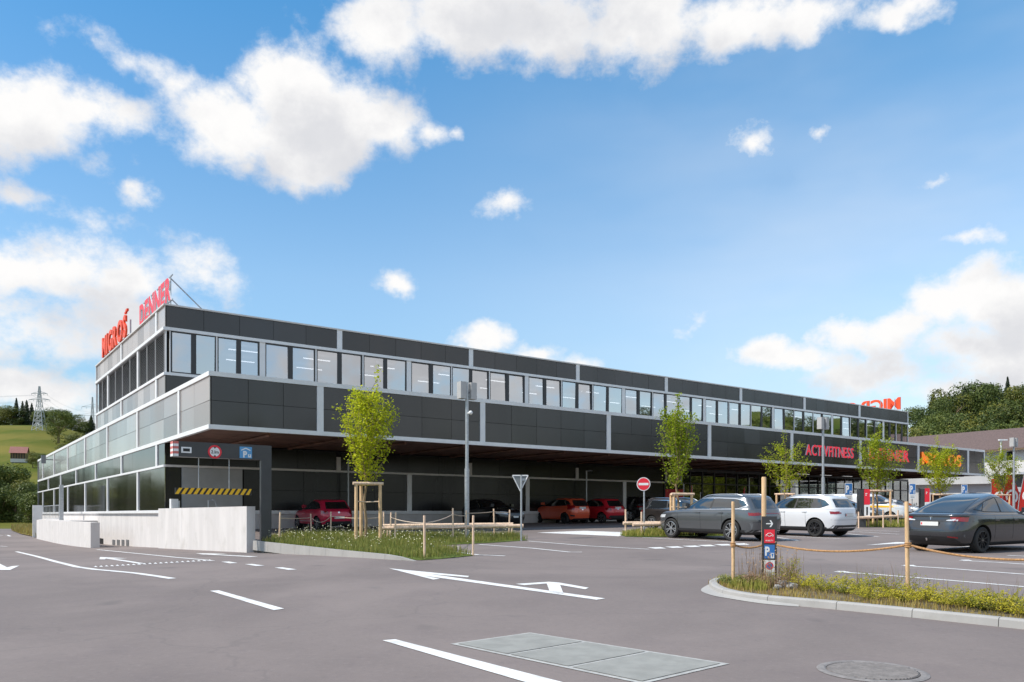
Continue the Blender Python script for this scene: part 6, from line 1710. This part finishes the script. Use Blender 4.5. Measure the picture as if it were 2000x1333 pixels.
# ------------------------------------------------------------------ trees far away
def crown_mesh(seed, kind, n=1500):
    rr = random.Random(seed); b = MB(); mname = {'d': 'leaf_wood', 'o': 'leaf_olive', 'c': 'leaf_dark'}[kind]; k = b.slot(M[mname])
    def card(p, s_, out, t_):
        u_ = out.cross(Vector((rr.gauss(0, 1), rr.gauss(0, 1), rr.gauss(0, 1)))).normalized() * s_; v_ = out.cross(u_).normalized() * s_ * rr.uniform(.5, .9)
        base = len(b.v); b.v += [tuple(p - u_), tuple(p + v_ * .8), tuple(p + u_), tuple(p - v_)]; b.tint += [t_] * 4; b.f.append([base, base + 1, base + 2, base + 3]); b.mi.append(k)
    if kind == 'c':
        for _ in range(n):
            f = rr.random() ** 1.25; z = .10 + .90 * f; lay = (z * 11) % 1.0; rad = .26 * (1 - f) ** .85 * (.62 + .5 * (1 - lay)) * rr.uniform(.35, 1.05) + .006; a = rr.uniform(0, 6.283)
            card(Vector((math.cos(a) * rad, math.sin(a) * rad, z - rad * .35)), rr.uniform(.012, .026), Vector((math.cos(a), math.sin(a), .9)).normalized() + Vector((rr.gauss(0, .3), rr.gauss(0, .3), rr.gauss(0, .3))), max(0, min(1, rr.gauss(.35, .25))))
    else:
        lobes = []
        for i in range(15):
            a = rr.uniform(0, 6.283); z = rr.uniform(.28, .86); r0 = .27 * math.sin(math.pi * min(.95, (z - .1) / .95)) ** .6 * rr.uniform(.35, 1.0); lobes.append((Vector((math.cos(a) * r0, math.sin(a) * r0, z)), rr.uniform(.085, .16), rr.uniform(-.16, .16)))
        for _ in range(n):
            c, rad, tt = rr.choice(lobes); d = Vector((rr.gauss(0, 1), rr.gauss(0, 1), rr.gauss(.15, .9))).normalized(); p = c + d * rad * rr.uniform(.72, 1.10)
            card(p, rr.uniform(.008, .019), (d + Vector((rr.gauss(0, .5), rr.gauss(0, .5), rr.gauss(.2, .5)))).normalized(), max(0, min(1, rr.gauss(.42 + tt, .22))))
    o = b.build('crown'); me = o.data; bpy.data.objects.remove(o)
    t = MB(); t.tube([(0, 0, -.05), (.01, 0, .3), (0, .01, .62 if kind != 'c' else .9)], [.028, .02, .006], M['bark'], 7)
    if kind != 'c':
        for i in range(5):
            a = i * 1.3 + rr.uniform(0, .6); t.tube([(0, 0, .28 + .05 * i), (math.cos(a) * .1, math.sin(a) * .1, .42 + .06 * i), (math.cos(a) * .2, math.sin(a) * .2, .55 + .05 * i)], [.012, .008, .004], M['bark'], 5)
    o = t.build('trunk', smooth=True); tm = o.data; bpy.data.objects.remove(o)
    return me, tm
FT = {'d': [crown_mesh(i, 'd', 5200) for i in (1, 2, 3)], 'o': [crown_mesh(i, 'o', 5200) for i in (4, 5)], 'c': [crown_mesh(i, 'c', 3000) for i in (6, 7)]}
rt = random.Random(77); TC = [0]
KN = {'d': 'dark green leafy tree', 'o': 'olive green leafy tree', 'c': 'dark conifer'}
def far_tree(label, group, x, y, h, kind, wide=1.0, sink=0.0, zb=None):
    i = TC[0]; TC[0] += 1; z = (terrain(x, y) if zb is None else zb) - sink
    me, tm = FT[kind][i % len(FT[kind])]
    t = thing('conifer' if kind == 'c' else 'leafy_tree', label, 'tree', (x, y, z), rt.uniform(0, 6.28), group); s_ = h * wide * rt.uniform(.9, 1.1)
    t.scale = (s_, s_, h); link('trunk', tm, t); link('crown', me, t); return t
def ftree(px, py_top, y, kind, grp, wide=1.0, where='', hmin=5.0, sunk=0.0):
    """far tree whose top shows at a pixel"""
    x = (px - CX) / F * y; z = zpx(py_top, y); zb = terrain(x, y); h = max(hmin, z - zb) / (1 - sunk)
    return far_tree('%s %s' % (KN[kind], where), grp, x, y, h, kind, wide, sunk * h)
ORD2 = ('first', 'second', 'third', 'fourth', 'fifth', 'sixth', 'seventh', 'eighth', 'ninth', 'tenth', 'eleventh', 'twelfth', 'thirteenth', 'fourteenth', 'fifteenth', 'sixteenth', 'seventeenth', 'eighteenth')
RW = [(1788, 790, 240, 'd', .8), (1802, 800, 225, 'c', .9), (1822, 772, 235, 'c', 1.0), (1812, 790, 210, 'd', .8), (1842, 768, 225, 'd', .7), (1856, 752, 230, 'o', .85), (1868, 750, 240, 'd', .8), (1884, 758, 235, 'c', .9),
      (1900, 741, 235, 'd', 1.0), (1918, 739, 240, 'd', 1.0), (1934, 745, 235, 'd', .9), (1950, 752, 245, 'd', .9), (1968, 737, 260, 'c', .7), (1982, 744, 245, 'o', 1.0), (1998, 742, 240, 'o', 1.0), (2020, 740, 240, 'd', 1.0),
      (1835, 800, 190, 'd', .8), (1862, 800, 185, 'd', .9), (1885, 805, 175, 'o', .9), (1905, 800, 180, 'd', .9), (1925, 785, 185, 'o', 1.0), (1945, 790, 180, 'd', 1.0), (1968, 775, 185, 'o', 1.0), (1990, 780, 180, 'd', 1.0), (2012, 775, 180, 'o', 1.0),
      (1795, 815, 180, 'd', .9), (1815, 820, 165, 'd', .9), (1850, 825, 160, 'o', .9), (1876, 826, 158, 'd', 1.0), (1905, 824, 156, 'o', 1.0), (1935, 820, 156, 'd', 1.0), (1962, 818, 156, 'd', 1.0), (1990, 815, 156, 'o', 1.0), (1782, 825, 165, 'o', .8)]
NTH = {}
for px, py, y, k, w_ in sorted(RW):
    row_ = 'skyline' if y >= 205 else ('middle row' if y > 170 else 'lowest row'); NTH[(row_, k)] = NTH.get((row_, k), -1) + 1
    ftree(px, py, y, k, 'woodland trees behind the brown roof', w_ * .9, '%s from left in %s of wood above brown roof' % (ORD2[NTH[(row_, k)]], row_))
for i in range(34):                                              # the wood goes on beyond the picture
    far_tree('leafy tree of the hillside wood running on past the right edge', 'woodland trees behind the brown roof', 158 + rt.uniform(0, 150), rt.uniform(130, 260), rt.uniform(15, 21), 'do'[i % 2], .9)
LR = [(-20, 792, 'd', 1.3), (4, 790, 'd', 1.2), (18, 792, 'o', 1.2), (32, 778, 'c', .8), (44, 784, 'c', .8), (52, 782, 'c', .8), (62, 788, 'c', .8), (40, 796, 'd', 1.2), (84, 804, 'd', 1.2), (97, 806, 'd', 1.2), (110, 800, 'd', 1.2), (126, 806, 'd', 1.2), (140, 818, 'd', 1.1), (152, 822, 'o', 1.1), (164, 826, 'd', 1.1), (178, 812, 'c', 1.0)]
for i, (px, py, k, w_) in enumerate(sorted(LR)): ftree(px, py, 660 if px < 100 else 640, k, 'trees along the ridge of the left hill', w_ * 1.15, '%s from the left along the ridge of the green hill' % ORD2[i], 17, .0 if k == 'c' else .2)
ftree(114, 799, 470, 'd', None, 1.5, 'standing alone in front of the ridge beside the nearer pylon', 12)
ftree(147, 838, 400, 'o', None, 1.3, 'broad and bushy at the right end of the hill meadow', 8)
ftree(168, 843, 400, 'o', None, 1.3, 'low and bushy just left of the building on the hill', 6)
ftree(64, 880, 385, 'o', None, 1.2, 'beside the small barn on the hill', 6); ftree(77, 884, 375, 'd', None, 1.3, 'right of the small barn on the hill', 5)
HB = [(-40, 905), (-22, 910), (-6, 905), (8, 912), (22, 908), (36, 914), (48, 905), (60, 912), (72, 918), (84, 922), (-58, 908), (30, 930), (0, 932), (55, 935), (-25, 935), (75, 940)]
ORD = ('first', 'second', 'third', 'fourth', 'fifth', 'sixth', 'seventh', 'eighth', 'ninth', 'tenth', 'eleventh', 'twelfth', 'thirteenth', 'fourteenth', 'fifteenth', 'sixteenth', 'seventeenth', 'eighteenth')
for i, (px, py) in enumerate(sorted(HB)): ftree(px, py + 15 + (12 if 8 < px < 64 else 0), 138 - (py - 905) * .5, 'dod'[i % 3], 'dense trees beyond the road on the left', 1.35, '%s from the left in the dense belt beyond the road' % ORD[i], 4.5, .24)
for i in range(46):                                              # the belt goes on to the left, outside the picture
    k = i % 23; x = -88 - k * 7 + rt.uniform(-2, 2); y = 128 - k * 3.4 + (i // 23) * 9 + rt.uniform(-3, 3)
    far_tree('leafy tree of the roadside belt running on past the left edge', 'dense trees beyond the road on the left', x, y, rt.uniform(11, 13.5), 'dcd'[i % 3], 1.25, 2.6)
for i in range(56):                                              # and a tree row to the right of the lot, seen only in the glass
    far_tree('leafy tree on the wooded slope beyond the car park on the right', 'trees beyond the car park', 165 + rt.uniform(-10, 60), -10 + i * 2.8, rt.uniform(16, 22), 'do'[i % 2], 1.1)
# verge grass between road and building
vp = [W(-1.7, 34), W(-1.8, 50), W(-1.2, 70), W(.4, 94), W(14, 96), W(14, 54.6), W(0, 54.4), W(-.2, 34)]
b = bmesh.new(); f = b.faces.new([b.verts.new((p.x, p.y, -.36)) for p in vp]); bmesh.ops.triangulate(b, faces=[f])
me = bpy.data.meshes.new('verge'); b.to_mesh(me); b.free(); me.materials.append(M['dry']); tag(link('verge', me), kind='structure')
_pz = plane_z
plane_z = lambda x, y: -.36 if x < -25 else _pz(x, y)
blades('dry_verge_grass', [(p.x, p.y) for p in vp], 9000, .25, .75, .06, ('grass_dry', 'grass'), lift=0, seed=31)
plane_z = _pz
# barn on the hill
bx, by_ = (38 - CX) / F * 400, 400; bz = terrain(bx, by_)
bn = thing('barn', 'small brown barn with reddish roof on the green hill at the left', 'barn', (bx, by_, bz - .3), R(20))
b = MB(); b.box(-3.4, 3.4, -2.5, 2.5, 0, 1.8, M['render']); b.build('stone_base', bn); b = MB(); b.box(-3.4, 3.4, -2.5, 2.5, 1.8, 5.0, M['bark'])
for k in range(6): b.box(-3.3 + k * 1.15, -2.9 + k * 1.15, -2.55, -2.5, 2.0, 4.6, M['black'])
b.build('timber_wall', bn)
b = MB(); M['barnroof'] = mat('red_barn_roof', (.32, .14, .12), .85, var=.2)
b.quad([(-4, -3.4, 4.6), (4, -3.4, 4.6), (4, 0, 8.0), (-4, 0, 8.0)], M['barnroof']); b.quad([(4, 3.4, 4.6), (-4, 3.4, 4.6), (-4, 0, 8.0), (4, 0, 8.0)], M['barnroof']); b.quad([(-3.4, -2.5, 5), (-3.4, 0, 7.8), (-3.4, 2.5, 5)], M['bark']); b.quad([(3.4, 2.5, 5), (3.4, 0, 7.8), (3.4, -2.5, 5)], M['bark']); b.build('roof', bn)
# lattice pylons
M['pylon'] = mat('pylon_steel', (.42, .45, .48), .6, metal=.1)
def pylon(label, px, top, y, wd):
    x = (px - CX) / F * y; zb = terrain(x, y); h = zpx(top, y) - zb
    t = thing('pylon', label, 'pylon', (x, y, zb), R(8)); b = MB(); n = 9; r_ = .075 * wd / 2.4
    def wz(f): return wd * (1 - f) ** 1.25 * .5 + .35
    for sx_, sy_ in ((-1, -1), (1, -1), (1, 1), (-1, 1)):
        b.tube([(sx_ * wz(i / n), sy_ * wz(i / n), h * i / n) for i in range(n + 1)], r_ * 1.2, M['pylon'], 4)
    for i in range(n):
        z0, z1, w0, w1 = h * i / n, h * (i + 1) / n, wz(i / n), wz((i + 1) / n)
        for sy_ in (-1, 1):
            b.tube([(-w0, sy_ * w0, z0), (w1, sy_ * w1, z1)], r_ * .7, M['pylon'], 4); b.tube([(w0, sy_ * w0, z0), (-w1, sy_ * w1, z1)], r_ * .7, M['pylon'], 4); b.tube([(-w1, sy_ * w1, z1), (w1, sy_ * w1, z1)], r_ * .7, M['pylon'], 4)
    b.build('lattice_tower', t)
    for f, aw in ((.70, .22), (.84, .165)):
        b = MB(); z = h * f
        for sg in (-1, 1):
            b.tube([(0, 0, z), (sg * h * aw, 0, z)], r_, M['pylon'], 4); b.tube([(0, 0, z + h * .05), (sg * h * aw, 0, z)], r_ * .8, M['pylon'], 4)
            for q in (.55, 1.0): b.tube([(sg * h * aw * q, 0, z), (sg * h * aw * q, 0, z - h * .035)], r_ * .7, M['pylon'], 4)
        b.build('cross_arm', t)
    return Vector((x, y, zb)), h
q1 = pylon('nearer tall steel lattice pylon on the left hill', 77, 755, 520, 6.0)
q2 = pylon('farther steel lattice pylon just left of the building', 180.5, 776, 800, 6.5)
wr_ = thing('power_line', 'thin power lines hanging from the pylons across the left hill', 'power line'); 
for f, aw in ((.70, .22), (.84, .165), (.70, -.22), (.84, -.165)):
    a = q1[0] + Vector((q1[1] * aw, 0, q1[1] * (f - .035))); c2 = q2[0] + Vector((q2[1] * aw, 0, q2[1] * (f - .035))); e = a + Vector((-260, -230, -26))
    b = MB(); b.tube(sag(a, c2, 6, 10), .05, M['pylon'], 3); b.tube(sag(a, e, 7, 10), .045, M['pylon'], 3); b.build('cable', wr_)
bpy.context.view_layer.update()
